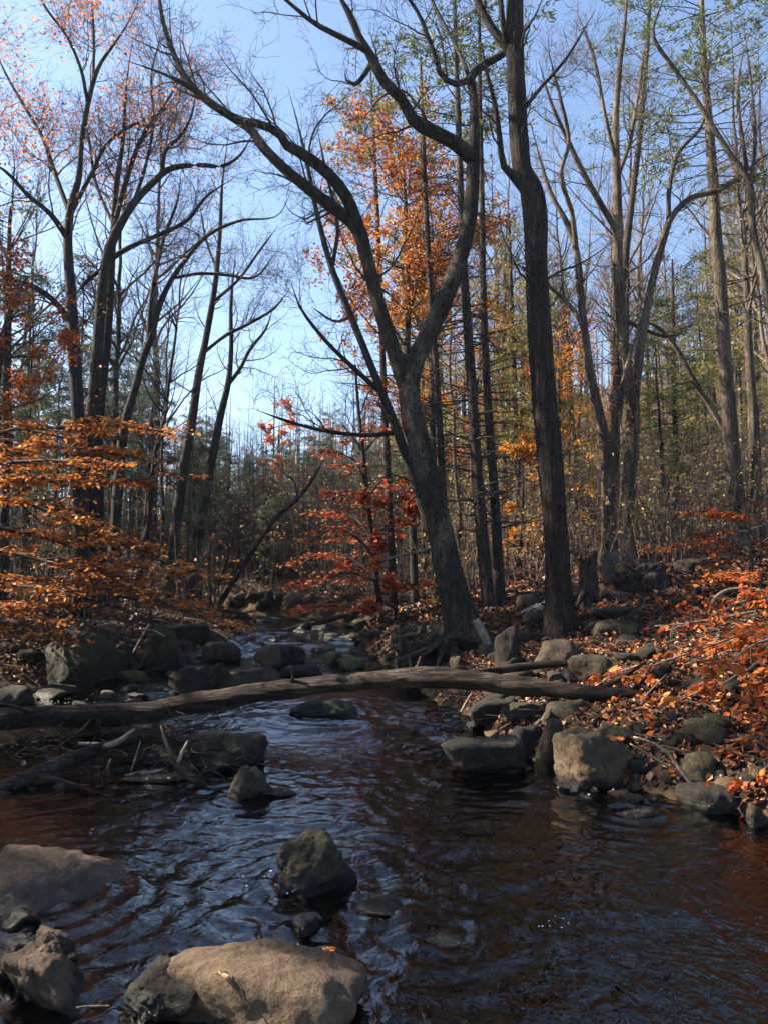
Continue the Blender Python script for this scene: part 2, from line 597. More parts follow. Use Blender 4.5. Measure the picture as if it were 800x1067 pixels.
# ------------------------------------------------------------------ the setting
def build_ground():
    u = np.linspace(-1, 1, 380)
    xs = np.sign(u) * (9 * np.abs(u) + 211 * np.abs(u) ** 5)
    w = np.linspace(0, 1, 430)
    ys = -8 + 34 * w + 380 * w ** 4
    X, Y = np.meshgrid(xs, ys)
    Z = H(X, Y)
    mb = MB()
    nx, ny = len(xs), len(ys)
    i = np.arange(ny - 1)[:, None] * nx + np.arange(nx - 1)[None]
    q = np.stack([i, i + 1, i + nx + 1, i + nx], -1).reshape(-1, 4)
    mb.add(np.stack([X, Y, Z], -1), q)
    me = mb.mesh('ground', groundmat())
    at_ = me.attributes.new('bed', 'FLOAT', 'POINT')
    bed = np.clip((waterz(Y) + .03 - Z) / .06, 0, 1)
    at_.data.foreach_set('value', bed.astype(np.float32).ravel())
    o = obj('ground', me, None)
    tag(o, 'forest floor with leaf covered banks either side of the stream', None, kind='structure')


WAKES = []
for px_, py_, w_ in ((328, 928, 86), (318, 975, 26), (396, 956, 54), (466, 988, 62), (258, 832, 52), (232, 803, 84), (506, 806, 92), (626, 820, 82), (664, 850, 50), (337, 746, 78), (160, 1070, 86), (50, 946, 150)):
    p_ = ground_hit(px_, py_)
    WAKES.append((p_[0], p_[1] + .1, w_ * mpp(p_[1]) / 2, .007))


def build_water():
    ys = np.concatenate([np.arange(-2, 2.4, .12), np.arange(2.4, 9.5, .028), np.arange(9.5, 22, .06), np.arange(22, 60, .4)])
    nx = 260
    t = np.linspace(0, 1, nx)
    xl = np.interp(ys, YS, XL) - .45
    xr = np.interp(ys, YS, XR) + .45
    X = xl[:, None] * (1 - t) + xr[:, None] * t
    Y = np.repeat(ys[:, None], nx, 1)
    Z = waterz(Y).copy()
    # current: ripples stretched across the flow, stronger over the riffle
    riff = np.exp(-((Y - 7.6) / 1.3) ** 2) + 1.7 * np.exp(-((Y - 15) / 4.5) ** 2) + .45 * np.exp(-((Y - 4.6) / 1.0) ** 2 - ((X - .3) / 1.0) ** 2)
    wx = X + .5 * fbm(np.stack([X * .8, Y * .8, X * 0 + 2], -1), 2)
    wy = Y + .4 * fbm(np.stack([X * .9, Y * .9, X * 0 + 7], -1), 2)
    rip = fbm(np.stack([wx * 2.2, wy * 4.0, X * 0], -1), 4, .55)
    big = fbm(np.stack([wx * 1.1, wy * 1.4, X * 0 + 5], -1), 2)
    Z += rip * (.022 + .045 * riff) + big * (.014 + .02 * riff)
    Z += fbm(np.stack([wx * 6, wy * 9, X * 0 + 11], -1), 3, .6) * (.006 + .012 * riff)
    calm = np.clip(.42 + 1.5 * fbm(np.stack([X * .7, Y * .5, X * 0 + 21], -1), 3), .08, 1.25)
    Z = waterz(Y) + (Z - waterz(Y)) * calm
    for (a, b, r0, am) in WAKES:                # rings and wakes where stones stand in the current
        d = np.hypot(X - a, Y - b)
        k = np.exp(-np.maximum(d - r0, 0) / .35)
        Z += am * k * np.sin((d - r0) * 40 + 2 * fbm(np.stack([X * 3, Y * 3, X * 0], -1), 2))
        dn = np.clip(b - Y, 0, 3)                # tail downstream of the stone
        tail = np.exp(-((np.abs(X - a) - r0 * .9 - dn * .25) / .09) ** 2) * np.exp(-dn / .8) * (Y < b)
        Z += tail * am * 1.6
    mb = MB()
    ny = len(ys)
    i = np.arange(ny - 1)[:, None] * nx + np.arange(nx - 1)[None]
    q = np.stack([i, i + 1, i + nx + 1, i + nx], -1).reshape(-1, 4)
    mb.add(np.stack([X, Y, Z], -1), q)
    o = obj('water', mb, watermat())
    tag(o, 'dark clear stream water rippling over a brown stony bed', None, kind='structure')


build_ground()
build_water()

# ------------------------------------------------------------------ rocks
_ico = {}


def ico(sub):
    if sub not in _ico:
        bm = bmesh.new()
        bmesh.ops.create_icosphere(bm, subdivisions=sub, radius=1)
        bm.verts.ensure_lookup_table()
        _ico[sub] = (nrm(np.array([v.co[:] for v in bm.verts])), np.array([[v.index for v in f.verts] for f in bm.faces]))
        bm.free()
    return _ico[sub]


def rock_geo(dims, seed, sub=4, p=9, K=13, rough=.05, peak=0.0):
    rg = np.random.default_rng(seed)
    d, f = ico(sub)
    nn = nrm(rg.normal(size=(K, 3)))
    nn = np.concatenate([nn, [[0, 0, 1.0]], [[0, 0, -1.0]]])
    h = np.r_[rg.uniform(.62, 1.0, K), rg.uniform(.6, .85), .6]
    dt = np.maximum(d @ nn.T, 0) / h
    r = (dt ** p).sum(1) ** (-1 / p)
    v = d * r[:, None]
    v += d * (fbm(v * 1.6 + seed * 3.1, 3)[:, None] * .16)
    lo, hi = v.min(0), v.max(0)
    v = (v - (lo + hi) / 2) / ((hi - lo) / 2)
    if peak:
        sc = 1 - peak * np.clip((v[:, 2] + .3) / 1.3, 0, 1)
        v[:, :2] *= sc[:, None]
    v = v * (np.asarray(dims) / 2)
    m = min(dims)
    rid = 1 - np.abs(fbm(v * np.array([5, 5, 9]) / max(m, .25) * .35 + seed * 1.7, 4, .55)) * 2.4
    v += d * (fbm(v / m * 3.5 + seed, 4, .6)[:, None] * rough * m * 2 + fbm(v * 22 + seed, 4, .6)[:, None] * .008 - np.clip(rid, 0, 1)[:, None] ** 4 * m * .012)
    return v, f


def rock(label, px, py, w, h, mat='rock_grey', dr=.8, moss=0.0, name='boulder', cat='rock', seed=None, peak=0, rot=0, sub=4, Y=None, sink=.35, p=9, wet=True, lift=0.0, group=None, rough=.05):
    rock.k += 1
    seed = seed or rock.k * 7 + 3
    g = ground_hit(px, py) if Y is None else at(px, py, Y)
    Yd = g[1]
    dist = (g - CAM) @ FW
    wm = w * dist / F
    hm = h * dist / F
    dep = math.atan2(CAM[2] - g[2], Yd)
    dY = wm * dr
    hz = max(.3 * hm, (hm - .55 * dY * math.sin(dep)) / math.cos(dep))
    v, f = rock_geo((wm, dY, hz * (1 + sink)), seed, sub, p, peak=peak, rough=rough)
    a = R(rot)
    v = np.stack([v[:, 0] * math.cos(a) + v[:, 2] * math.sin(a), v[:, 1], -v[:, 0] * math.sin(a) + v[:, 2] * math.cos(a)], -1)
    loc = np.array([g[0], g[1] + dY * .42, g[2] + hz - v[:, 2].max() + lift])
    mb = MB()
    mb.add(v, None, f)
    o = obj(name, mb.mesh(name, MATS[mat], True), None)
    o.location = loc
    tag(o, label, cat, group)
    wz = float(waterz(Yd))
    o['wet_z'] = wz + .06 if wet else -9.0
    o['moss'] = float(moss)
    return o


rock.k = 0
# foreground
rock('large smooth tan slab rising from the water at the bottom edge of the picture', 262, 1098, 240, 104, 'rock_tan', .62, sub=6, seed=11, name='rock_slab', rot=-6, p=7, sink=.7, rough=.018)
rock('wet dark boulder tucked against the left end of the bottom slab', 160, 1072, 86, 62, 'rock_dark', .8, sub=6, seed=23, wet=True, rot=8)
rock('rounded tan boulder with a ridge, in the bottom left corner', 40, 1062, 100, 76, 'rock_tan', .9, sub=6, seed=31)
rock('small wedge of tan rock leaning behind the rounded corner boulder', 46, 1000, 56, 32, 'rock_tan', .9, seed=37)
rock('broad flat brown rock slab at the left edge sloping into the water', 28, 948, 190, 62, 'rock_tan', .8, sub=6, seed=41, name='rock_slab', rot=14, p=7)
rock('small dark stone between the left slab and the corner boulders', 14, 972, 38, 24, 'rock_grey', .9, seed=47)
rock('low dark stone at the left edge beside the corner boulder', 12, 1004, 48, 26, 'rock_dark', .9, seed=53)
rock('dark egg shaped stone at the left edge just above the corner boulder', -4, 1022, 40, 32, 'rock_dark', .9, seed=57)
rock('blocky brown boulder standing alone in the middle of the stream', 328, 932, 86, 70, 'rock_grey', .85, sub=6, seed=61, moss=.25, p=10)
rock('small black wet stone below the lone midstream boulder', 318, 978, 26, 22, 'rock_dark', .9, seed=67)
rock('nearly submerged dark stone right of the lone midstream boulder', 396, 958, 54, 18, 'rock_dark', .8, seed=71)
rock('low submerged slab showing a grey crest in the dark water', 466, 990, 62, 30, 'rock_dark', .9, seed=73, lift=-.05)
rock('flat submerged stone just right of the bottom slab', 420, 1016, 62, 26, 'rock_dark', .9, seed=79, lift=-.05)
rock('dark round pebble sitting behind the top of the bottom slab', 226, 1012, 19, 15, 'rock_dark', 1, seed=83, name='pebble', wet=False)
# middle
rock('pyramid shaped brown rock with a low tail in the blue water', 258, 834, 52, 36, 'rock_grey', .9, sub=5, seed=89, peak=.45)
rock('low flat tail stone touching the pyramid shaped rock', 285, 834, 44, 12, 'rock_grey', .7, seed=91)
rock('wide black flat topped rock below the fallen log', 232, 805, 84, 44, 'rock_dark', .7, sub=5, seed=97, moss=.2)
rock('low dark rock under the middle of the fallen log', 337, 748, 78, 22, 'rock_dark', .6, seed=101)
rock('thin pale flat stone caught in the driftwood at the water edge', 160, 816, 78, 14, 'rock_tan', .6, seed=103, name='flat_stone')
rock('rounded dark boulder right behind the log on its left half', 200, 726, 52, 36, 'rock_dark', .9, seed=107)
rock('broad grey boulder behind the log left of the gap of bright water', 253, 724, 80, 30, 'rock_grey', .7, seed=109)
rock('angular boulder with a sunlit left face beyond the log', 275, 698, 38, 28, 'rock_tan', .9, seed=113, rot=-18, moss=.3)
rock('dark round rock touching the sunlit angular boulder', 300, 692, 34, 20, 'rock_dark', .9, seed=127)
rock('mossy low rock in the narrow upstream channel', 338, 694, 34, 16, 'rock_grey', .9, seed=131, moss=1)
rock('yellow green mossy stone at the right of the upstream channel', 366, 699, 30, 14, 'rock_tan', .9, seed=137, moss=1)
rock('black wet rock in the bright water just beyond the log', 312, 708, 46, 16, 'rock_dark', .8, seed=139)
rock('flat topped slab with a pale edge on the far left water edge', 228, 690, 44, 22, 'rock_grey', .8, seed=149)
rock('pale flat stone on top of the left bank below the copper leaves', 110, 660, 34, 12, 'rock_tan', .8, seed=151, wet=False)
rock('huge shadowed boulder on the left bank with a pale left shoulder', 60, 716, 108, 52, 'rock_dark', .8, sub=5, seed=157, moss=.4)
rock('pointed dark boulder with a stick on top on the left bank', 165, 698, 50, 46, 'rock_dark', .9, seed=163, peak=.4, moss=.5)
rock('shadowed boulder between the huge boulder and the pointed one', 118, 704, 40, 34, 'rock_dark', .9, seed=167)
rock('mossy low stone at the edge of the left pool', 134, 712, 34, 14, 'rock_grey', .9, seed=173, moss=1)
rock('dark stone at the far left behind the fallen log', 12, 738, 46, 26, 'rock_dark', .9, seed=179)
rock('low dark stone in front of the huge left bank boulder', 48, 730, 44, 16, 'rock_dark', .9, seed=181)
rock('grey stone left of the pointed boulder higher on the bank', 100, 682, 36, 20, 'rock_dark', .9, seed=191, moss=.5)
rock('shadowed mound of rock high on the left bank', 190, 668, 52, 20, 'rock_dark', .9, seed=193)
# right bank
rock('big pale pitted boulder at the right water edge', 626, 822, 82, 66, 'rock_tan', .85, sub=6, seed=199, moss=.15, p=10)
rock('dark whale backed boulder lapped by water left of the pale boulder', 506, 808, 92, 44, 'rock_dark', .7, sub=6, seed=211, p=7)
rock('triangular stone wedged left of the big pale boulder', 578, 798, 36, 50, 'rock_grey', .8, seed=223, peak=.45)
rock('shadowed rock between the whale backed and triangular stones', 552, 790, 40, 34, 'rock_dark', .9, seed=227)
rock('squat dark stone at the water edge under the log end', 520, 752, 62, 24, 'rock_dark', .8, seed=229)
rock('grey stone below the yellow leaf on the right bank', 582, 752, 38, 24, 'rock_grey', .9, seed=233)
rock('rounded grey boulder at the foot of the thick brown tree', 581, 697, 54, 32, 'rock_grey', .9, seed=239, wet=False)
rock('upright dark boulder against the forked tree roots', 531, 696, 32, 44, 'rock_dark', .8, seed=241, wet=False)
rock('long low grey rock above the pale broken stub on the right bank', 640, 706, 90, 26, 'rock_grey', .6, seed=251, wet=False, name='rock_slab')
rock('flat grey stone in the leaves on top of the right bank', 646, 645, 52, 14, 'rock_grey', .8, seed=257, wet=False)
rock('small bright leaf shaped stone tilted in the litter', 682, 660, 18, 14, 'rock_tan', .6, seed=263, rot=-25, wet=False)
rock('pale flat stone just breaking the water at right', 664, 852, 50, 12, 'rock_tan', .5, seed=269, name='flat_stone', rot=-4)
rock('mossy boulder half buried in leaves at the right water edge', 740, 818, 46, 36, 'rock_grey', .9, seed=271, moss=.8)
rock('dark stone at the right picture edge at the water line', 794, 862, 26, 24, 'rock_grey', .9, seed=277)
rock('black undercut rock at the right water edge under the orange leaves', 745, 848, 66, 34, 'rock_dark', .8, seed=281)
rock('pale sunlit boulder behind the dark stump', 640, 608, 32, 34, 'rock_tan', .9, seed=283, wet=False)
rock('small dark stone on top of the right bank near the orange sapling', 716, 598, 20, 14, 'rock_dark', .9, seed=293, wet=False)
rock('grey stone pair member nearest the thick brown tree', 618, 662, 26, 16, 'rock_grey', .9, seed=307, wet=False)
rock('low grey stone right of the thick brown tree', 640, 662, 30, 12, 'rock_grey', .9, seed=311, wet=False)
rock('small stone beside the whale backed boulder, right side', 600, 830, 30, 16, 'rock_dark', .9, seed=313)

# small stones: copies of eight shapes, single objects
proto = []
for k in range(8):
    v, f = rock_geo((1, .85, .62), 500 + k, 3, 8, rough=.06)
    mb = MB()
    mb.add(v, None, f)
    proto.append(mb.mesh('stone', MATS[['rock_dark', 'rock_grey', 'rock_dark', 'rock_tan'][k % 4]], True))


def stones(n, regions, smin, smax, label, group, moss=.2):
    for i in range(n):
        x0, x1, y0, y1 = regions[i % len(regions)]
        px, py = rng.uniform(x0, x1), rng.uniform(y0, y1)
        g = ground_hit(px, py)
        if g[1] > 40:
            continue
        gz = float(H(g[0], g[1]))
        s = rng.uniform(smin, smax) * (0.6 + g[1] / 14)
        o = bpy.data.objects.new('stone', proto[rng.integers(0, 8)])
        COL.objects.link(o)
        o.location = (g[0], g[1], max(gz, float(waterz(g[1])) - s * .22) + s * .12)
        o.scale = (s, s * rng.uniform(.7, 1.1), s * rng.uniform(.6, 1.1))
        o.rotation_euler = (rng.uniform(-.2, .2), rng.uniform(-.2, .2), rng.uniform(0, 6.3))
        tag(o, label, 'stone', group)
        o['wet_z'] = float(waterz(g[1])) + .03
        o['moss'] = moss * float(rng.random())


stones(58, [(0, 200, 715, 740), (10, 240, 655, 700), (200, 420, 648, 668), (120, 300, 690, 712)], .12, .30, 'small shadowed stone in the rocky jumble along the left bank', 'stones of the left bank')
stones(46, [(330, 470, 648, 700), (380, 480, 655, 690), (300, 400, 660, 690)], .10, .26, 'small stone along the upstream channel beyond the log', 'stones of the upstream channel')
stones(30, [(240, 330, 622, 650), (280, 400, 640, 660)], .16, .34, 'dark stone at the far bend where the stream goes out of sight', 'stones of the far bend')
stones(64, [(480, 620, 728, 800), (560, 700, 740, 790), (600, 720, 800, 835), (520, 760, 640, 720), (740, 800, 810, 850)], .08, .20, 'small stone half buried in leaf litter on the right bank', 'stones of the right bank')
stones(52, [(500, 620, 700, 800), (540, 760, 610, 700), (600, 800, 690, 800), (440, 560, 660, 720)], .16, .34, 'lichen grey stone jutting out of the right bank leaves', 'larger stones of the right bank', .4)
stones(26, [(0, 150, 770, 830), (80, 200, 775, 810)], .06, .14, 'small dark stone among driftwood under the left log', 'stones under the driftwood')
stones(16, [(0, 110, 950, 1060)], .05, .12, 'small stone in the gaps between the corner boulders', 'stones of the near left corner')


# ------------------------------------------------------------------ trees
def path3(pts, Y, dy=0.0, n=None, ws=1.0):
    """[(px,py,width_px[,extra depth])] of the photograph at distance Y -> real centre line and radii"""
    P, r = [], []
    for k, q in enumerate(pts):
        d = Y + (q[3] if len(q) > 3 else dy * k / max(1, len(pts) - 1))
        p = at(q[0], q[1], d)
        P.append(p)
        r.append(q[2] * ws * ((p - CAM) @ FW) / F / 2)
    P = np.array(P)
    r = np.array(r)
    ln = np.linalg.norm(np.diff(P, axis=0), axis=1).sum()
    n = n or max(6, int(ln / .16))
    A = catmull(np.c_[P, r], n)
    return A[:, :3], np.maximum(A[:, 3], .003)


def wob(P, r, amp, sc=1.2, seed=0):
    q = P * sc + seed
    d = np.stack([fbm(q, 3), fbm(q + 31, 3), fbm(q + 67, 2) * .3], -1)
    w = np.minimum(np.arange(len(P)) / 3.0, 1)[:, None]
    return P + d * amp * w


def hero(name, label, cat, Y, trunk, limbs, mat='bark_grey', twigs='twig_grey', sides=14, amp=.10, freq=(5, 5, 1.2), flare=1.7,
         tw=(2.2, .6, 1.5), levels=2, dens=(1.6, 4.0, 7.0), group=None, seed=1, leaf=None, trunk_tw=.3, roots=None, up=.08, ang=(28, 70), tip=True, ws=1.0, wl=1.0):
    rg = np.random.default_rng(seed)
    P, r = path3(trunk, Y, ws=ws)
    g = float(H(P[0, 0], P[0, 1]))
    # carry the stem down into the ground, flaring
    if tip:
        r = np.maximum(r * np.clip((1 - np.linspace(0, 1, len(r))) * 5 + .12, 0, 1), .004)
    if P[0, 2] > g - .1:
        d = P[0] - P[min(3, len(P) - 1)]
        drop = P[0, 2] - (g - .25)
        k = max(2, int(drop / .12))
        s = np.linspace(1, 0, k + 1)[:-1][:, None]
        hx = np.clip(d[:2] / max(abs(d[2]), .05) * drop, -1.5, 1.5)
        ext = P[0] + s * np.array([hx[0], hx[1] * .3, -drop])
        P = np.r_[ext, P]
        r = np.r_[np.full(len(ext), r[0]), r]
    hgt = P[:, 2] - g
    r = r * (1 + (flare - 1) * np.exp(-np.maximum(hgt, 0) / .28))
    base = np.array([P[0, 0], P[0, 1], g])
    root = thing(name, label, cat, tuple(base), group)
    n2 = len(P) * (3 if sides > 14 else 1)
    if n2 != len(P):
        A = catmull(np.c_[P, r], n2)
        P, r = A[:, :3], A[:, 3]
    mb = MB()
    tubes(mb, P[None], r[None], sides, True, amp, freq, seed)
    if roots:                                   # buttressed foot: five ribs running out into the roots
        V = mb.v[0].reshape(len(P), sides, 3)
        ang_ = np.arange(sides) * 2 * math.pi / sides
        k_ = np.exp(-np.maximum(P[:, 2] - g, 0) / .35)[:, None] * (.26 * np.cos(5 * ang_ + .6) + .10 * np.cos(3 * ang_ + 2))[None]
        mb.v[0] = (P[:, None] + (V - P[:, None]) * (1 + k_)[..., None]).reshape(-1, 3)
    part('trunk', mb, MATS[mat], root)
    if roots:
        for q in roots:
            A, rr = path3(q, Y)
            mb = MB()
            tubes(mb, A[None], rr[None], 10, True, .15, (7, 7, 7), seed)
            part('root', mb, MATS[mat], root)
    allt = []
    strands = []
    for k, q in enumerate(limbs):
        A, rr = path3(q, Y, ws=wl)
        rr = np.maximum(rr * np.clip((1 - np.linspace(0, 1, len(rr))) * 4 + .12, 0, 1), .004)
        mb = MB()
        tubes(mb, A[None], rr[None], max(6, sides - 4), True, amp * .8, freq, seed + k)
        lo = part('limb', mb, MATS[mat], root)
        if tw[0] > 0:
            t_mb = MB()
            last = grow(A[None], rr[None], dens[0] * 2.8, .2, 1.0, (tw[0] * .25, tw[0] * 1.1), ang, 9, .21, up, .36, .018, .004, rg=rg)
            tubes(t_mb, *last, 5)
            for lv in range(1, levels + 1):
                L = tw[min(lv, 2)]
                last = grow(*last, dens[min(lv, 2)] * 2.3, .15, 1, (L * .25, L * 1.1), (25, 75), 6 if lv == 1 else 5, .24, up * .8, .65, .014, .0034, rg=rg)
                tubes(t_mb, *last, 3)
            part('twig_sprays', t_mb, MATS[twigs], root, parent=lo)
            strands.append(last[0])
    if trunk_tw > 0:
        t_mb = MB()
        last = grow(P[None], r[None], trunk_tw * 2.6, .25, 1, (tw[0] * .3, tw[0] * .9), (40, 85), 8, .14, up, .35, .02, .004, rg=rg)
        tubes(t_mb, *last, 5)
        last = grow(*last, dens[1] * 2.2, .15, 1, (tw[1] * .4, tw[1]), (25, 65), 5, .16, up, .6, .01, .002, rg=rg)
        tubes(t_mb, *last, 3)
        part('crown', t_mb, MATS[twigs], root)
        strands.append(last[0])
    if leaf and strands:
        lm, cnt, S = leaf
        k = min(s.shape[1] for s in strands)
        Sx = np.concatenate([s[:, :k] for s in strands])
        l_mb = MB()
        twig_leaves(l_mb, Sx, cnt, S, .3, rg=rg, spread=.1)
        part('foliage', l_mb, MATS[lm], root, False)
    return root


def sprays(root, Y, branches, mat_b, mat_l, tw, dens, nleaf, S, seed, flat=.8, leafname='foliage', twn=2, hang=.25, W=.3):
    """beech boughs: each bough a part, its leaf layer a sub-part"""
    rg = np.random.default_rng(seed)
    tot = 0
    data = []
    for q in branches:
        A, rr = path3(q, Y, n=14)
        A = A + np.cumsum(rg.normal(size=A.shape) * .012, 0)
        mb = MB()
        tubes(mb, A[None], rr[None], 6, True)
        a1 = grow(A[None], rr[None], dens[0] * 1.8, .08, 1, (tw[0] * .4, tw[0]), (30, 75), 7, .12, -.01, .6, .012, .003, flat=flat, rg=rg)
        tubes(mb, *a1, 4)
        a2 = grow(*a1, dens[1] * 1.8, .1, 1, (tw[1] * .4, tw[1]), (25, 65), 5, .12, -.02, .6, .005, .0018, flat=flat, rg=rg)
        tubes(mb, *a2, 3)
        bo = part('bough', mb, MATS[mat_b], root)
        l_mb = MB()
        n = int(nleaf * 2.3 * len(a2[0]))
        twig_leaves(l_mb, a2[0], n, S, flat, W, rg, spread=S[0] * .35, hang=hang)
        part(leafname, l_mb, MATS[mat_l], root, False, parent=bo)


rr_ = random.Random(5)
# --- forked grey tree at the centre of the right bank
hero('forked_tree', 'leaning grey forked tree with long arching limbs, rooted at the right end of the log', 'tree', 10.6,
     [(484, 668, 37), (477, 635, 32), (468, 600, 29), (459, 555, 26), (449, 510, 25), (439, 470, 24), (429, 430, 23), (426, 405, 22), (434, 373, 19), (447, 346, 18.5), (461, 316, 19), (473, 286, 17.5), (483, 255, 16), (490, 222, 15), (492, 190, 14), (493, 158, 13), (494, 128, 10), (493, 100, 9.5), (491, 79, 9), (500, 70, 9), (523, 57, 7), (540, 40, 5, .5), (560, 10, 3.5, 1), (575, -30, 2.5, 1.2)],
     [[(431, 425, 17), (422, 400, 17), (411, 368, 16), (400, 335, 15), (390, 300, 14), (381, 265, 14), (373, 238, 15), (345, 215, 13), (320, 195, 12), (298, 177, 11), (274, 153, 10), (260, 134, 9, .2), (240, 121, 8, .2), (216, 105, 8, .3), (196, 85, 7, .3), (181, 55, 6, .4), (171, 25, 5.5, .4), (166, -5, 5, .5), (160, -60, 4, .6)],
      [(373, 240, 15), (362, 207, 13, -.3), (345, 184, 12, -.5), (325, 167, 12, -.6), (308, 156, 11, -.7), (297, 150, 10, -.8), (291, 139, 9, -.8), (276, 131, 8.5, -.9), (250, 125, 8, -1), (226, 111, 7, -1), (200, 92, 6, -1.1), (180, 81, 5, -1.1), (152, 70, 4, -1.2), (128, 62, 2.5, -1.3)],
      [(492, 165, 16), (475, 150, 15, -.2), (455, 139, 14, -.3), (436, 129, 14, -.4), (426, 120, 12, -.4), (423, 109, 11, -.4), (412, 97, 11, -.5), (401, 86, 11, -.5), (392, 70, 11, -.6), (384, 54, 9, -.6), (374, 38, 7.5, -.6), (366, 18, 7.5, -.7), (356, 0, 6, -.7), (345, -40, 5, -.8)],
      [(384, 54, 7, -.6), (370, 46, 6.5, -.7), (350, 36, 6, -.8), (326, 23, 5, -.9), (310, 10, 4, -1), (292, -6, 3.5, -1.1), (270, -40, 3, -1.2)],
      [(386, 68, 5.5, -.5), (378, 80, 5, -.5), (368, 88, 4.5, -.6), (361, 84, 3, -.6), (359, 74, 2, -.6)],
      [(491, 82, 8), (472, 87, 6, -.2), (458, 76, 6, -.4), (454, 60, 5.5, -.4), (446, 40, 5, -.5), (437, 16, 4, -.5), (424, -4, 3, -.6), (405, -40, 2, -.7)],
      [(488, 80, 5), (478, 55, 4, .2), (465, 30, 3.5, .3), (450, 0, 3, .4), (440, -40, 2, .5)]],
     'bark_grey', sides=22, amp=.07, freq=(5, 5, 1.5), flare=1.5, tw=(1.5, .8, .42), dens=(1.5, 3.6, 5.5), seed=21, trunk_tw=0,
     roots=[[(474 + rr_.uniform(-8, 22), 652 + rr_.uniform(0, 12), rr_.uniform(7, 11), -.1), (x_ * .6 + 190, 676 + rr_.uniform(-4, 4), rr_.uniform(5, 9), -.2 - rr_.uniform(0, .3)), (x_ + rr_.uniform(-8, 8), 692, rr_.uniform(3, 6), -.4 - rr_.uniform(0, .3)), (x_ + rr_.uniform(-16, 16), 708, 2, -.6 - rr_.uniform(0, .3))] for x_ in (418, 430, 441, 450, 458, 467, 476, 485, 494, 505, 516, 528)])
_c = at(452, 690, 10.25)  # near-black soil and root mass, painting in the shade of the undercut
_v, _f = rock_geo((82 * mpp(10.2), .7, 46 * mpp(10.2)), 977, 5, 6, rough=.12)
_mb = MB()
_mb.add(_v + _c, None, _f)
part('undercut_shade_mass', _mb, MATS['undercut_shade_mass'], bpy.data.objects['forked_tree'])

# --- thick brown tree
hero('furrowed_tree', 'thick brown furrowed trunk with a kink and swelling high up, beside the forked tree', 'tree', 10.2,
     [(583, 648, 29), (581, 600, 26), (578, 550, 25), (572, 480, 25.5), (566, 400, 25), (561, 330, 24), (558, 262, 23), (556, 215, 25), (552, 196, 23), (545, 180, 20), (541, 150, 19), (538, 100, 19), (536, 50, 19), (536, 0, 18), (537, -60, 16), (540, -160, 13), (542, -300, 8)],
     [[(552, 205, 13), (538, 187, 10), (524, 172, 7, -.1), (521, 150, 6, -.2), (516, 112, 5, -.3), (508, 80, 4, -.4), (500, 40, 3, -.5)],
      [(537, 62, 11), (527, 48, 9.5), (514, 32, 9), (503, 14, 8), (494, -6, 7), (480, -60, 5)],
      [(528, 50, 6), (523, 20, 6, -.2), (520, -10, 5, -.2), (515, -60, 4, -.3)],
      [(540, 120, 5), (560, 95, 4, .4), (590, 60, 3, .8), (620, 10, 2, 1)]],
     'bark_furrowed', 'twig_grey', sides=30, amp=.16, freq=(9, 9, .9), flare=1.35, tw=(1.5, .8, .4), dens=(1.2, 3.5, 5), seed=33, trunk_tw=.5)

# --- slanting dark tree left behind the forked tree
hero('slanting_tree', 'slim dark tree slanting left behind the forked tree', 'tree', 14,
     [(464, 600, 17), (450, 555, 15), (431, 500, 13), (414, 450, 12), (390, 390, 10), (366, 330, 9), (346, 280, 8), (331, 225, 6.5), (318, 160, 5), (300, 90, 3)],
     [[(414, 450, 6), (395, 453, 5), (345, 450, 4.5), (310, 442, 3.5), (275, 430, 2.5), (262, 425, 1.5)],
      [(398, 410, 6), (370, 385, 5, -.3), (335, 350, 4, -.6), (312, 318, 3, -.8), (303, 292, 2.5, -1)],
      [(366, 330, 4), (350, 335, 3, .4), (325, 320, 2.5, .7)],
      [(346, 280, 5), (352, 235, 4, .3), (340, 180, 3, .5), (330, 130, 2, .6)]],
     'bark_dim', sides=10, ws=.85, seed=41, tw=(1.6, .9, .45), dens=(2.2, 3.6, 5), trunk_tw=.8, flare=1.2)

# --- right double tree group
hero('twin_stem_tree', 'dark forked tree left of the tall paired trunk behind the stump', 'tree', 17,
     [(634, 582, 23), (633, 520, 21), (632, 478, 20), (629, 455, 17), (624, 432, 15), (615, 390, 13.5), (608, 340, 12), (603, 290, 11), (600, 262, 10), (590, 232, 8.5), (575, 205, 7.5), (562, 165, 6), (550, 120, 4)],
     [[(632, 480, 13), (640, 450, 10), (646, 418, 8.5), (652, 385, 6), (665, 340, 4)],
      [(608, 340, 6), (590, 315, 5, .3), (560, 290, 4, .6), (530, 270, 3, .8)],
      [(600, 262, 7), (596, 225, 6, -.3), (584, 180, 6, -.6), (592, 150, 5, -.6), (584, 105, 4, -.8), (570, 50, 3, -1)]],
     'bark_brown', 'twig_warm', sides=14, ws=.68, wl=.85, seed=51, tw=(1.8, 1.0, .5), dens=(1.5, 3.4, 5), amp=.1, trunk_tw=.3)
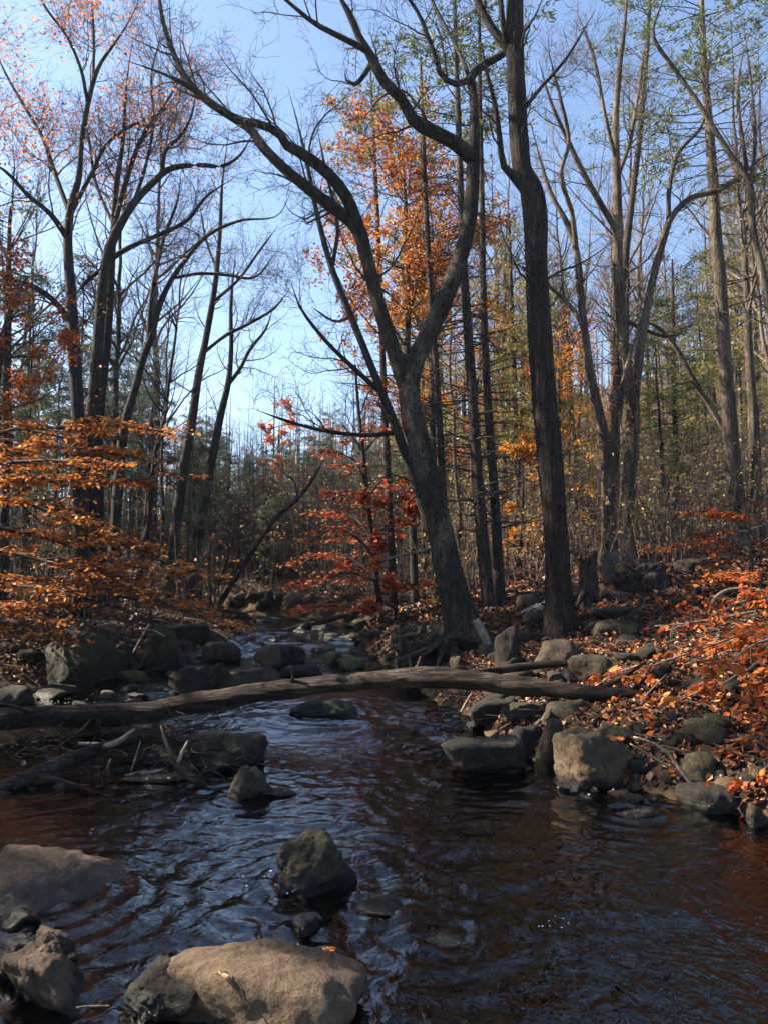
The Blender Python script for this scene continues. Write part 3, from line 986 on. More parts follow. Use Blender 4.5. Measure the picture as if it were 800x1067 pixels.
hero('twin_stem_tree', 'tall trunk dividing into two close stems, right of the dark forked tree behind the stump', 'tree', 17.4,
     [(650, 582, 25), (653, 520, 23), (657, 470, 21), (659, 425, 20), (655, 400, 18), (650, 365, 17), (646, 320, 16), (643, 270, 15.5), (643, 225, 15), (642, 185, 13), (641, 130, 10), (645, 70, 8), (651, 20, 6), (655, -60, 4)],
     [[(659, 425, 13), (664, 385, 11), (671, 335, 9.5), (680, 290, 9), (690, 252, 9), (698, 228, 8), (720, 206, 7), (745, 199, 6.5), (766, 187, 6), (800, 160, 4.5), (835, 150, 3)],
      [(696, 232, 6), (697, 195, 5.5), (705, 162, 5), (731, 130, 3.5), (738, 90, 2.5)],
      [(645, 245, 8), (625, 212, 7.5, -.3), (603, 172, 7, -.5), (592, 148, 5.5, -.6), (575, 110, 4, -.8), (560, 60, 3, -1)],
      [(643, 185, 6), (655, 150, 5, .4), (664, 100, 4, .6), (672, 40, 3, .8)],
      [(643, 330, 6), (668, 342, 5, .3), (690, 350, 4.5, .5), (716, 347, 4, .7)],
      [(642, 170, 5), (630, 120, 4.5, -.3), (618, 60, 4, -.4), (600, 10, 3, -.6)]],
     'bark_brown', 'twig_warm', sides=14, ws=.68, wl=.85, seed=53, tw=(1.9, 1.0, .5), dens=(1.4, 3.4, 5), amp=.1, trunk_tw=.3)
# --- slender pale tree at the right picture edge
hero('slender_tree', 'slender pale stem bending left across the pine at the right picture edge', 'tree', 13,
     [(812, 560, 12), (808, 420, 11), (800, 320, 10), (794, 285, 9.5), (784, 240, 9), (778, 185, 8), (760, 160, 7), (741, 130, 6.5), (720, 97, 6), (701, 70, 5), (680, 36, 4.5), (690, 0, 3), (700, -50, 2)],
     [[(778, 178, 4.5), (772, 140, 4), (768, 95, 3, .2), (774, 50, 2, .3)], [(780, 200, 4.5), (786, 150, 4), (782, 90, 3), (775, 30, 2)]],
     'bark_brown', 'twig_warm', sides=10, ws=.85, seed=61, tw=(1.2, .7, .35), dens=(1.8, 3.5, 5), trunk_tw=.6)
hero('leaning_tree', 'thin sunlit tree leaning far left in front of the big rough pine at right', 'tree', 19,
     [(775, 590, 9), (768, 500, 9), (757, 455, 9), (740, 425, 8.5), (722, 396, 8), (706, 366, 7), (692, 347, 6), (664, 330, 4), (640, 315, 3)],
     [[(722, 396, 4), (705, 400, 3), (690, 390, 2)]], 'bark_brown', 'twig_warm', sides=9, ws=.7, wl=.7, seed=67, tw=(1.0, .6, .35), dens=(2.0, 3, 4), trunk_tw=.5)

# --- left tree group
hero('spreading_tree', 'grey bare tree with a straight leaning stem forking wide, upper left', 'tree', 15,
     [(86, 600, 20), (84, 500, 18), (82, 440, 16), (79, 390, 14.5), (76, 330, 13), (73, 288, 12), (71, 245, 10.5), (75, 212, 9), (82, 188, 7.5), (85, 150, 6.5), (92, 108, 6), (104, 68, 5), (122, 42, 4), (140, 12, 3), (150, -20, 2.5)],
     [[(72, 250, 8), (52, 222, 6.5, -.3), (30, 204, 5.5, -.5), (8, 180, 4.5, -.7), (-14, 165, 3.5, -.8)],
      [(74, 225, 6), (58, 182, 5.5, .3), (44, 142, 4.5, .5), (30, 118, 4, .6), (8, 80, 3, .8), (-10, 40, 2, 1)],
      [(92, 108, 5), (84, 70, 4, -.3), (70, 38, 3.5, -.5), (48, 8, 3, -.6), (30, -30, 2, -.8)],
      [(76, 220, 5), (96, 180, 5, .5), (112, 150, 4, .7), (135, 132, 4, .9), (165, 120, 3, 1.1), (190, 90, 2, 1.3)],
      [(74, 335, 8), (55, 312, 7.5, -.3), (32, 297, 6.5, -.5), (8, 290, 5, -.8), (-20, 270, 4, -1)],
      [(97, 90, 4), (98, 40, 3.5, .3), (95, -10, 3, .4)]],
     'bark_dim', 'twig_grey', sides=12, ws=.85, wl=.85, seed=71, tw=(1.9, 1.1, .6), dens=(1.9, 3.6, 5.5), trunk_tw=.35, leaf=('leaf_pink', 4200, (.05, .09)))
hero('arching_tree', 'dark bare tree whose limb arches right over the stream, middle of the left tree group', 'tree', 15.4,
     [(96, 600, 18), (95, 500, 17), (96, 440, 15.5), (100, 385, 14), (104, 335, 13), (108, 292, 12.5), (115, 257, 12), (125, 235, 10.5), (141, 210, 9), (160, 190, 8), (175, 177, 7), (205, 172, 6), (236, 172, 5.5), (252, 160, 4.5), (262, 143, 3), (290, 120, 2)],
     [[(115, 258, 8), (122, 225, 7, .3), (134, 182, 6, .5), (150, 140, 5, .7), (170, 112, 4, .9), (195, 70, 3, 1.1)],
      [(170, 180, 5), (172, 158, 5, -.2), (190, 140, 4, -.4), (200, 120, 3, -.5), (205, 90, 2, -.6)],
      [(112, 272, 8), (135, 258, 6, .3), (165, 245, 5.5, .5), (195, 230, 4.5, .7), (215, 205, 3.5, .9), (245, 185, 2.5, 1.1)],
      [(140, 210, 5), (150, 180, 4, .4), (160, 130, 3.5, .7), (158, 80, 3, .9), (170, 30, 2, 1.1)]],
     'bark_dim', 'twig_grey', sides=12, ws=.85, wl=.85, seed=73, tw=(1.9, 1.1, .6), dens=(1.8, 3.6, 5.5), trunk_tw=.35, leaf=('leaf_pink', 1300, (.04, .07)))
hero('straight_tree', 'straight dark third stem right of the arching tree at left', 'tree', 16,
     [(104, 600, 16), (102, 500, 15), (103, 440, 13.5), (108, 390, 12), (113, 340, 10.5), (116, 290, 9.5), (118, 250, 8.5), (121, 200, 7), (128, 150, 5), (132, 90, 4), (140, 30, 3)],
     [[(117, 275, 6), (100, 285, 6, -.2), (80, 305, 5, -.4)], [(119, 235, 5), (100, 190, 4, .4), (92, 140, 3, .6), (80, 90, 2, .8)]],
     'bark_dim', 'twig_grey', sides=10, ws=.8, wl=.85, seed=79, tw=(1.8, 1.1, .6), dens=(1.8, 3.6, 5), trunk_tw=.4)
hero('bowed_tree', 'bare tree bowing right with two stems, right of the upper left tree group', 'tree', 17,
     [(118, 600, 14), (124, 500, 13), (131, 440, 11.5), (140, 408, 10.5), (150, 372, 9.5), (158, 350, 9), (166, 320, 7.5), (180, 290, 6.5), (196, 268, 5.5), (216, 246, 4.5), (250, 230, 4), (290, 224, 3), (305, 196, 2.5)],
     [[(155, 358, 7), (158, 312, 5.5), (164, 278, 5), (172, 245, 4), (185, 210, 3), (190, 170, 2)],
      [(180, 290, 4), (210, 285, 4, .4), (240, 287, 3.5, .6), (262, 290, 3, .8), (290, 260, 2, 1)]],
     'bark_dim', 'twig_grey', sides=10, ws=.8, wl=.85, seed=83, tw=(1.8, 1.0, .6), dens=(1.8, 3.4, 5), trunk_tw=.4)
hero('tall_tree', 'tall bare tree with a long right sweeping branch at the left stream side', 'tree', 19,
     [(178, 590, 14), (190, 500, 13), (200, 440, 11.5), (207, 392, 10), (215, 352, 8.5), (224, 300, 7), (229, 250, 5.5), (232, 190, 4), (240, 130, 3)],
     [[(212, 368, 5), (235, 350, 4.5, .3), (262, 336, 4, .5), (285, 322, 3.5, .7), (303, 300, 2.5, .9)],
      [(222, 315, 4), (250, 290, 3.5, -.3), (268, 265, 3, -.4), (290, 235, 2, -.6)],
      [(226, 280, 4), (215, 250, 3, .4), (208, 210, 2, .6)]],
     'bark_dim', 'twig_grey', sides=10, ws=.8, wl=.85, seed=89, tw=(1.7, 1.0, .6), dens=(2, 3.4, 5), trunk_tw=.6)
hero('bent_tree', 'slim bent bare tree forking at mid height nearest the gap of sky, left side', 'tree', 20,
     [(203, 585, 11), (214, 520, 10), (223, 470, 8.5), (232, 425, 7.5), (238, 400, 6.5), (241, 370, 5), (241, 320, 4), (246, 260, 3)],
     [[(237, 402, 4.5), (250, 385, 4, .2), (262, 362, 3.5, .3), (276, 345, 2.5, .4), (285, 320, 2, .5)]],
     'bark_dim', 'twig_grey', sides=8, seed=97, tw=(1.5, .9, .5), dens=(2, 3.4, 5), trunk_tw=.8)
hero('dead_leaning_tree', 'dead bare trunk leaning right over the far bend of the stream', 'dead tree', 19,
     [(238, 615, 8), (265, 572, 7.5), (290, 537, 7), (310, 520, 6), (324, 502, 5), (333, 487, 3.5), (345, 465, 2)],
     [[(243, 605, 4), (250, 575, 3), (246, 545, 2)], [(228, 610, 4), (238, 580, 4, .2), (246, 552, 3, .3)], [(252, 592, 3), (236, 550, 2.5), (215, 515, 2)], [(310, 520, 3), (306, 500, 2.5), (290, 490, 2)]],
     'bark_dim', 'twig_grey', sides=8, ws=.7, wl=.7, seed=101, tw=(.8, .5, .3), dens=(1.2, 2.5, 3), trunk_tw=.4, flare=1.05)


# --- conifers of the right wood
def conifer(name, label, Y, trunk, mat, needle, dead=(.1, .6), live=(.55, 1.0), dd=4.0, ld=5.0, L=(.8, 1.8), nl=9, seed=1, S=(.10, .2), sides=12, group=None, cat='pine', ws=.72):
    rg = np.random.default_rng(seed)
    P, r = path3(trunk, Y, ws=ws)
    g = float(H(P[0, 0], P[0, 1]))
    if P[0, 2] > g - .1:
        e = np.array([[P[0, 0], P[0, 1], g - .25]])
        P = np.r_[e, P]
        r = np.r_[r[:1] * 1.2, r]
    root = thing(name, label, cat, (P[0, 0], P[0, 1], g), group)
    mb = MB()
    tubes(mb, P[None], r[None], sides, True, .1, (6, 6, 1.5), seed)
    part('trunk', mb, MATS[mat], root)
    mb = MB()
    d1 = grow(P[None], r[None], dd * 1.7, dead[0], dead[1], (L[0] * .4, L[1] * .9), (75, 100), 8, .08, -.012, .25, .018, .006, rg=rg)
    tubes(mb, *d1, 4)
    d2 = grow(*d1, 2.2, .3, 1, (.15, .5), (30, 60), 4, .1, 0, .6, .006, .002, rg=rg)
    tubes(mb, *d2, 3)
    part('dead_branch_sprays', mb, MATS['twig_grey'], root)
    if ld > 0:
        mb = MB()
        b1 = grow(P[None], r[None], ld * 2.0, live[0], live[1], L, (65, 95), 8, .06, .03, .3, .02, .006, rg=rg)
        tubes(mb, *b1, 4)
        b2 = grow(*b1, 6.5, .25, 1, (.3, .7), (30, 60), 5, .1, .02, .6, .006, .002, flat=.6, rg=rg)
        tubes(mb, *b2, 3)
        lo = part('branch_sprays', mb, MATS['twig_grey'], root)
        l = MB()
        n = int(nl * len(b2[0]))
        twig_leaves(l, b2[0], n * 2, (S[0] * .7, S[1] * .75), .35, .13, rg, spread=.05, hang=-.1)
        part('needles', l, MATS[needle], root, False)
    return root


conifer('pine_tree', 'straight pine with a sunlit left edge right behind the forked tree', 13.6,
        [(510, 645, 21), (503, 570, 18.5), (496, 480, 16.5), (491, 400, 14.5), (486, 330, 13), (481, 240, 11), (478, 150, 9), (475, 60, 7), (472, -60, 4)], 'bark_pine', 'needle_green', (.12, .72), (.72, 1), 9, 4, (1.0, 2.0), 5, 111)
conifer('pine_tree', 'slimmer dark pine just right of the pine behind the forked tree', 14.2,
        [(522, 645, 16), (515, 520, 14), (508, 420, 12), (504, 330, 10), (502, 220, 8), (500, 120, 6.5), (499, 30, 5), (498, -80, 3)], 'bark_pine', 'needle_green', (.12, .75), (.68, 1), 8, 4, (.9, 1.8), 5, 113)
conifer('pine_tree', 'big rough pine with flat green tufts near the right picture edge', 18,
        [(772, 592, 26), (767, 520, 23), (760, 440, 21), (755, 380, 19.5), (750, 300, 18), (745, 240, 16.5), (742, 185, 14.5), (738, 130, 12), (734, 80, 10), (731, 20, 8), (728, -80, 5)], 'bark_brown', 'needle_green', (.3, .75), (.55, 1), 3.5, 3.6, (1.2, 3.0), 4.5, 117, S=(.12, .24))
conifer('hemlock_tree', 'dark hemlock rising behind the forked limbs at centre top', 19,
        [(408, 620, 12), (404, 500, 11), (399, 380, 9), (395, 270, 8), (391, 180, 6), (388, 110, 4), (386, 70, 2)], 'bark_pine', 'needle_green', (.1, .6), (.6, .98), 5, 5, (.9, 2.2), 6, 119, cat='hemlock')
conifer('hemlock_tree', 'hemlock with long drooping dead branches left of the two pines', 16,
        [(470, 640, 12), (462, 520, 11), (455, 400, 10), (448, 300, 9), (443, 200, 7), (440, 120, 5), (438, 60, 3)], 'bark_pine', 'needle_green', (.2, .8), (.76, 1), 9, 3.5, (1.2, 2.4), 5, 123, cat='hemlock')
conifer('hemlock_tree', 'green young hemlock in the sunlit gap right of the paired trunks', 26,
        [(705, 580, 9), (704, 480, 8), (702, 400, 7), (701, 330, 5), (700, 270, 2.5)], 'bark_pine', 'needle_green', (.1, .4), (.25, 1), 3, 8, (.8, 1.9), 8, 127, cat='hemlock')
conifer('hemlock_tree', 'yellow green hemlock tufts behind the gap between pines and thick brown tree', 24,
        [(540, 600, 10), (537, 480, 9), (535, 380, 8), (532, 300, 6), (530, 230, 4)], 'bark_pine', 'needle_gold', (.1, .5), (.3, 1), 4, 6, (.8, 2.0), 7, 131, cat='hemlock')
conifer('pine_tree', 'pine with dark tufts behind the slender stem, top right corner', 24,
        [(640, 585, 14), (640, 480, 13), (648, 300, 11), (668, 120, 8), (675, 30, 6), (680, -60, 4)], 'bark_pine', 'needle_green', (.3, .6), (.6, 1), 3, 3.5, (1.4, 3.0), 4, 137, S=(.12, .24))
conifer('pine_tree', 'dark pine in the upper left seen behind orange leaves', 16,
        [(4, 640, 13), (6, 500, 12), (8, 380, 11), (9, 300, 9), (10, 250, 6), (11, 215, 3)], 'bark_dim', 'needle_blue', (.2, .8), (.7, 1), 3, 7, (.5, 1.1), 8, 139)

# --- trees with autumn leaves
def maple(name, label, Y, trunk, mat, lm, nleaf, S, L=(1.6, 1.0, .5), seed=1, crown=.35, group=None, dens=(2.4, 3.0, 4.0), flat=0.0):
    rg = np.random.default_rng(seed)
    P, r = path3(trunk, Y)
    g = float(H(P[0, 0], P[0, 1]))
    e = np.array([[P[0, 0], P[0, 1], g - .25]])
    if P[0, 2] > g - .1:
        P = np.r_[e, P]
        r = np.r_[r[:1] * 1.2, r]
    r = np.maximum(r * np.clip((1 - np.linspace(0, 1, len(r))) * 4 + .1, 0, 1), .004)
    root = thing(name, label, 'tree', (P[0, 0], P[0, 1], g), group)
    mb = MB()
    tubes(mb, P[None], r[None], 10, True, .08, (6, 6, 1.5), seed)
    part('trunk', mb, MATS[mat], root)
    mb = MB()
    a = grow(P[None], r[None], dens[0] * 2.0, crown, 1, (L[0] * .4, L[0]), (35, 75), 8, .12, .05, .5, .03, .006, rg=rg, flat=flat)
    tubes(mb, *a, 5)
    b = grow(*a, dens[1] * 1.3, .2, 1, (L[1] * .4, L[1]), (25, 65), 6, .14, .03, .6, .01, .003, rg=rg, flat=flat)
    tubes(mb, *b, 3)
    c = grow(*b, dens[2], .2, 1, (L[2] * .4, L[2]), (25, 65), 4, .15, .02, .6, .005, .002, rg=rg, flat=flat)
    tubes(mb, *c, 3)
    part('crown', mb, MATS['twig_grey'], root)
    l = MB()
    twig_leaves(l, c[0], nleaf, S, .35 + flat * .5, .34, rg, spread=.06)
    part('foliage', l, MATS[lm], root, False)
    return root


maple('maple_tree', 'maple with rusty copper leaves high behind the left forked limb', 17.6,
      [(432, 620, 9), (428, 500, 8), (424, 400, 7), (425, 300, 6), (422, 200, 5), (418, 130, 3)], 'bark_dim', 'leaf_copper', 17000, (.045, .08), (3.4, 1.8, .8), 141, .5)
maple('maple_tree', 'gold leaved maple between the hemlocks behind the right forked limb', 18.4,
      [(455, 620, 8), (452, 500, 7), (450, 400, 6), (452, 300, 5), (450, 220, 3)], 'bark_dim', 'leaf_gold', 9000, (.05, .085), (3.0, 1.5, .7), 143, .45)
maple('maple_tree', 'small pinkish red maple at the far end of the stream', 34,
      [(292, 610, 4.5), (291, 540, 4), (290, 480, 3.5), (291, 440, 2.5)], 'bark_dim', 'leaf_pink', 7000, (.08, .13), (1.9, 1.0, .5), 147, .3)
maple('maple_tree', 'orange leaved tree at the left picture edge above the copper beech', 13,
      [(-22, 640, 16), (-15, 520, 14), (-8, 420, 12), (10, 330, 8), (30, 285, 5)], 'bark_dim', 'leaf_orange', 6500, (.045, .08), (2.0, 1.1, .6), 149, .4, flat=.15)
maple('maple_tree', 'gold leaved sapling glowing between the pines and the thick brown tree', 20,
      [(540, 620, 4), (541, 580, 4), (543, 540, 3.5), (545, 490, 3)], 'bark_dim', 'leaf_gold', 3500, (.06, .10), (1.2, .7, .35), 151, .2)
maple('maple_tree', 'gold tinted sapling behind the thick brown tree, right side', 22,
      [(585, 620, 5), (584, 520, 4), (582, 440, 4), (581, 350, 3)], 'bark_dim', 'leaf_gold', 1200, (.06, .10), (1.4, .8, .35), 153, .2)
maple('beech_sapling', 'red leaved sapling behind the roots of the forked tree', 15,
      [(412, 655, 4), (412, 620, 4), (410, 570, 3), (408, 520, 2)], 'bark_dim', 'leaf_red', 6000, (.05, .09), (1.3, .8, .4), 157, .1, flat=.6)

# copper beech, left foreground
root = thing('beech_tree', 'copper leaved beech reaching layered boughs in from the left picture edge', 'tree', tuple(at(-75, 700, 9.5)))
P, r = path3([(-75, 720, 20), (-72, 600, 18), (-66, 500, 15), (-60, 400, 12), (-50, 300, 8)], 9.5)
mb = MB()
tubes(mb, P[None], r[None], 12, True, .06)
part('trunk', mb, MATS['bark_grey'], root)
sprays(root, 9.5, [
    [(-60, 470, 6), (0, 452, 4), (60, 447, 3), (120, 446, 2), (165, 452, 1.2)],
    [(-60, 490, 6, .3), (0, 470, 4, .8), (60, 466, 3, 1.2), (110, 470, 2, 1.4), (160, 482, 1.2, 1.6)],
    [(-60, 505, 6, -.4), (0, 487, 4, -.8), (50, 487, 3, -1), (100, 492, 2, -1.2)],
    [(-60, 530, 7), (0, 502, 5, .2), (60, 500, 4, .4), (120, 503, 2.5, .5), (185, 494, 1.4, .6)],
    [(-60, 530, 7, -.3), (0, 512, 5, -.5), (50, 530, 4, -.6), (100, 556, 3, -.7), (140, 572, 2.5, -.7), (198, 592, 1.4, -.6)],
    [(-60, 560, 7, .3), (0, 555, 5, .6), (60, 570, 3.5, .8), (120, 590, 2, 1), (180, 600, 1.2, 1.1)],
    [(-60, 575, 7), (0, 570, 5, -.2), (50, 583, 4, -.4), (100, 600, 3, -.5), (150, 618, 2.5, -.5), (205, 640, 1.8, -.3), (250, 655, 1, -.1)],
    [(-60, 600, 7, .4), (0, 600, 5, .8), (70, 608, 3.5, 1.2), (140, 622, 2.5, 1.5), (215, 632, 1.5, 1.8)],
    [(-60, 610, 6, -.4), (-10, 610, 4, -.8), (40, 618, 3, -1), (90, 620, 1.6, -1.1)],
    [(-60, 635, 6, .2), (0, 630, 4, .6), (60, 636, 3, .9), (110, 640, 2, 1.1)],
    [(-60, 640, 5, -.6), (-20, 640, 3.5, -1), (20, 652, 2.5, -1.2), (50, 668, 1.4, -1.3)]],
    'twig_grey', 'leaf_copper', (.9, .42), (8, 10), 2.0, (.035, .085), 161, flat=.82)
# red-orange beech at centre, far side of log
root = thing('beech_sapling', 'red orange beech spreading low boughs over the far stream bend', 'tree', tuple(at(395, 650, 15.5)))
P, r = path3([(398, 655, 7), (392, 600, 6), (386, 550, 5.5), (380, 490, 5), (374, 430, 3.5), (370, 380, 2)], 15.5)
mb = MB()
tubes(mb, P[None], r[None], 8, True, .06)
part('trunk', mb, MATS['bark_dim'], root)
sprays(root, 15.5, [
    [(394, 610, 3), (370, 600, 2.5, -.4), (345, 600, 2, -.8), (312, 612, 1.2, -1)], [(392, 600, 3), (365, 580, 2.5, .2), (340, 575, 2, .3), (310, 592, 1.2, .4)],
    [(390, 580, 3), (370, 560, 2.5, -.3), (350, 552, 2, -.5), (325, 566, 1.2, -.6)], [(388, 560, 3), (370, 540, 2.5, .5), (350, 530, 2, .8), (330, 535, 1.2, 1)],
    [(386, 540, 3), (372, 520, 2, -.4), (355, 510, 1.6, -.7), (340, 512, 1, -.9)], [(382, 500, 3), (368, 480, 2, 0), (350, 470, 1.4), (338, 474, 1)],
    [(380, 480, 2.6), (364, 455, 2, .3), (352, 446, 1.2, .4)], [(394, 620, 3), (420, 610, 2.5, -.5), (445, 612, 1.6, -.8)],
    [(388, 560, 3), (410, 540, 2.5, -.4), (430, 545, 1.6, -.7)], [(384, 520, 3), (400, 500, 2, .4), (425, 500, 1.2, .8)], [(378, 470, 2.5), (395, 450, 2, 0), (415, 445, 1.2)],
    [(396, 635, 3), (370, 632, 2, -.6), (340, 630, 1.4, -1), (310, 636, 1, -1.3)], [(374, 430, 2), (385, 405, 1.6), (400, 395, 1)]],
    'twig_grey', 'leaf_red', (.75, .4), (6.5, 7), 2.1, (.06, .10), 163)
# orange beech, right bank: upper sapling and near boughs
root = thing('beech_sapling', 'orange leaved sapling on top of the right bank in front of the big pine', 'tree', tuple(at(778, 625, 9.5)))
P, r = path3([(778, 640, 5), (782, 590, 4.5), (785, 540, 4), (790, 490, 2.5)], 9.5)
mb = MB()
tubes(mb, P[None], r[None], 8, True, .06)
part('trunk', mb, MATS['bark_brown'], root)
sprays(root, 9.5, [
    [(784, 560, 3), (765, 540, 2.5, -.2), (745, 528, 2, -.3), (722, 532, 1.2, -.3)], [(783, 580, 3), (765, 560, 2.5, .3), (745, 550, 2, .5), (722, 552, 1.2, .6)],
    [(781, 600, 3), (760, 578, 2.5), (735, 568, 1.8), (705, 574, 1)], [(786, 540, 3), (800, 520, 2), (825, 515, 1.4)], [(784, 570, 3), (800, 560, 2, -.3), (820, 560, 1.4, -.5)],
    [(782, 590, 3), (800, 590, 2, .2), (830, 590, 1.4, .3)], [(779, 610, 3), (760, 600, 2, -.5), (735, 602, 1.4, -.8)]],
    'twig_warm', 'leaf_orange', (.5, .28), (8, 9), 2.2, (.05, .085), 167)
root = thing('beech_tree', 'fiery orange beech boughs hanging over the right bank from the right picture edge', 'tree', tuple(at(880, 760, 6.4)))
P, r = path3([(880, 780, 16), (878, 680, 15), (872, 580, 13), (866, 450, 10)], 6.4)
mb = MB()
tubes(mb, P[None], r[None], 12, True, .06)
part('trunk', mb, MATS['bark_grey'], root)
sprays(root, 6.4, [
    [(872, 640, 6), (830, 622, 4.5, -.1), (790, 625, 3, -.1), (750, 640, 2, 0), (725, 648, 1.2)],
    [(874, 670, 6), (830, 650, 4.5, .2), (780, 652, 3.5, .3), (730, 668, 2.5, .4), (680, 682, 1.8, .6), (630, 690, 1.2, .8)],
    [(875, 690, 6), (830, 676, 4.5, -.2), (790, 690, 3.5, -.3), (750, 706, 2.5, -.3), (705, 718, 1.6, -.2)],
    [(876, 710, 6), (830, 700, 4.5, .2), (780, 712, 3.5, .2), (740, 735, 2.5, .2), (690, 748, 1.8, .2), (648, 772, 1.2, 0)],
    [(878, 740, 6), (840, 730, 4, -.4), (800, 745, 3, -.6), (765, 770, 2, -.6), (735, 778, 1.2, -.6)],
    [(878, 750, 6), (830, 760, 4, -.2), (790, 780, 3, -.3), (770, 810, 2, -.3), (765, 825, 1.2, -.3)],
    [(876, 700, 6), (835, 715, 4, -.8), (810, 740, 3, -1), (795, 775, 2, -1), (790, 800, 1.2, -1)],
    [(876, 690, 5, .5), (830, 690, 4, .5), (780, 700, 3, .5), (735, 720, 2.2, .4), (695, 735, 1.4, .4)],
    [(878, 770, 5, -.3), (830, 765, 4, -.6), (780, 768, 3, -.8), (735, 782, 2.2, -.9), (690, 800, 1.4, -.9)],
    [(878, 790, 5, -.7), (840, 785, 4, -1), (800, 795, 3, -1.2), (770, 815, 2, -1.3)],
    [(876, 660, 5, -.6), (830, 660, 4, -.9), (800, 668, 3, -1), (765, 690, 2.2, -1), (740, 700, 1.2, -1)],
    [(876, 730, 5, 0), (830, 735, 4, -.2), (780, 745, 3, -.3), (735, 755, 2.2, -.4), (700, 770, 1.4, -.4)],
    [(876, 640, 5, .8), (830, 640, 4, 1), (780, 645, 3, 1.2), (730, 655, 2.2, 1.4), (690, 660, 1.4, 1.5)]],
    'twig_warm', 'leaf_orange', (.5, .24), (7, 9), 1.7, (.035, .088), 173, flat=.5, hang=.5)


# ------------------------------------------------------------------ background wood: copies of library trees
def lib_bare(seed, h=11, r0=.11, lean=.04, lm=None, nl=0, mat='bark_dim', tw='twig_grey', crown=.42):
    rg = np.random.default_rng(seed)
    n = 26
    z = np.linspace(-.3, h, n)
    HT.append(h)
    P = np.stack([np.cumsum(rg.normal(0, lean, n)) * .6, np.cumsum(rg.normal(0, lean, n)) * .6, z], -1)
    r = r0 * ((1 - np.linspace(0, 1, n)) ** .95 + .04)
    r[:2] *= 1.25
    root = thing('bare_tree', None, None, (0, 0, 0))
    mb = MB()
    tubes(mb, P[None], r[None], 8, False, .08, (6, 6, 1.5), seed)
    part('trunk', mb, MATS[mat], root)
    mb = MB()
    a = grow(P[None], r[None], 4.2, crown, 1, (1.2, 3.4), (25, 65), 8, .13, .08, .6, .04, .007, rg=rg)
    tubes(mb, *a, 5)
    b = grow(*a, 3.2, .2, 1, (.5, 1.4), (25, 60), 6, .14, .06, .6, .012, .004, rg=rg)
    tubes(mb, *b, 3)
    c = grow(*b, 4.5, .2, 1, (.25, .7), (25, 60), 4, .15, .05, .6, .006, .003, rg=rg)
    tubes(mb, *c, 3)
    d = grow(P[None], r[None], 1.0, .08, crown, (.3, 1.2), (60, 95), 6, .1, .03, .2, .012, .004, rg=rg)
    tubes(mb, *d, 3)
    part('crown', mb, MATS[tw], root)
    if lm:
        l = MB()
        twig_leaves(l, c[0], nl, (.07, .12), .35, .34, rg, spread=.06)
        part('foliage', l, MATS[lm], root, False)
    return root


def lib_hemlock(seed, h=9, r0=.11, needle='needle_blue', low=.18, L=(.7, 2.2), mat='bark_dim', nl=8, dens=7):
    rg = np.random.default_rng(seed)
    n = 20
    z = np.linspace(-.3, h, n)
    HT.append(h)
    P = np.stack([np.cumsum(rg.normal(0, .015, n)), np.cumsum(rg.normal(0, .015, n)), z], -1)
    r = r0 * (1 - .92 * np.linspace(0, 1, n))
    root = thing('hemlock_tree', None, None, (0, 0, 0))
    mb = MB()
    tubes(mb, P[None], r[None], 8)
    part('trunk', mb, MATS[mat], root)
    mb = MB()
    a = grow(P[None], r[None], dens * 1.6, low, 1, L, (70, 100), 7, .06, -.015, .3, .02, .006, rg=rg)
    tubes(mb, *a, 4)
    d = grow(P[None], r[None], 5, .05, low + .1, (.3, 1.3), (75, 100), 5, .08, -.02, .2, .012, .004, rg=rg)
    tubes(mb, *d, 3)
    b = grow(*a, 6.0, .2, 1, (.25, .7), (30, 60), 4, .1, -.02, .6, .006, .003, flat=.6, rg=rg)
    tubes(mb, *b, 3)
    part('branch_sprays', mb, MATS['twig_grey'], root)
    l = MB()
    twig_leaves(l, b[0], int(nl * 1.7 * len(b[0])), (.08, .17), .45, .14, rg, spread=.05, hang=.15)
    part('needles', l, MATS[needle], root, False)
    return root


HT = []
LIB = {
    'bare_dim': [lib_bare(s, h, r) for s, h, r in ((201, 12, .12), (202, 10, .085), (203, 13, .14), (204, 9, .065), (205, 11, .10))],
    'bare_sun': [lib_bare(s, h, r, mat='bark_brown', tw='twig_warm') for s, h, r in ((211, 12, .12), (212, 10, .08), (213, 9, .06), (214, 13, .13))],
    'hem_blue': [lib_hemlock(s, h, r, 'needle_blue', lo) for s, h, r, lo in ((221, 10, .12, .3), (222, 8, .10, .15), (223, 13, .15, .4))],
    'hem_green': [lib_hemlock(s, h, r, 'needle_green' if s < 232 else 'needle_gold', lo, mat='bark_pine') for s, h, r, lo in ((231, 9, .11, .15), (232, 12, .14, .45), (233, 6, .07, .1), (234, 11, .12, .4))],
    'leafy': [lib_bare(s, h, r, .04, lm, nl, 'bark_dim', 'twig_grey', .3) for s, h, r, lm, nl in ((241, 8, .08, 'leaf_red', 2600), (242, 7, .06, 'leaf_gold', 2200), (243, 10, .09, 'leaf_orange', 3000))],
}
_h = iter(HT)
for v in LIB.values():
    for t in v:
        t['used'] = 0
        t['ht'] = float(next(_h))


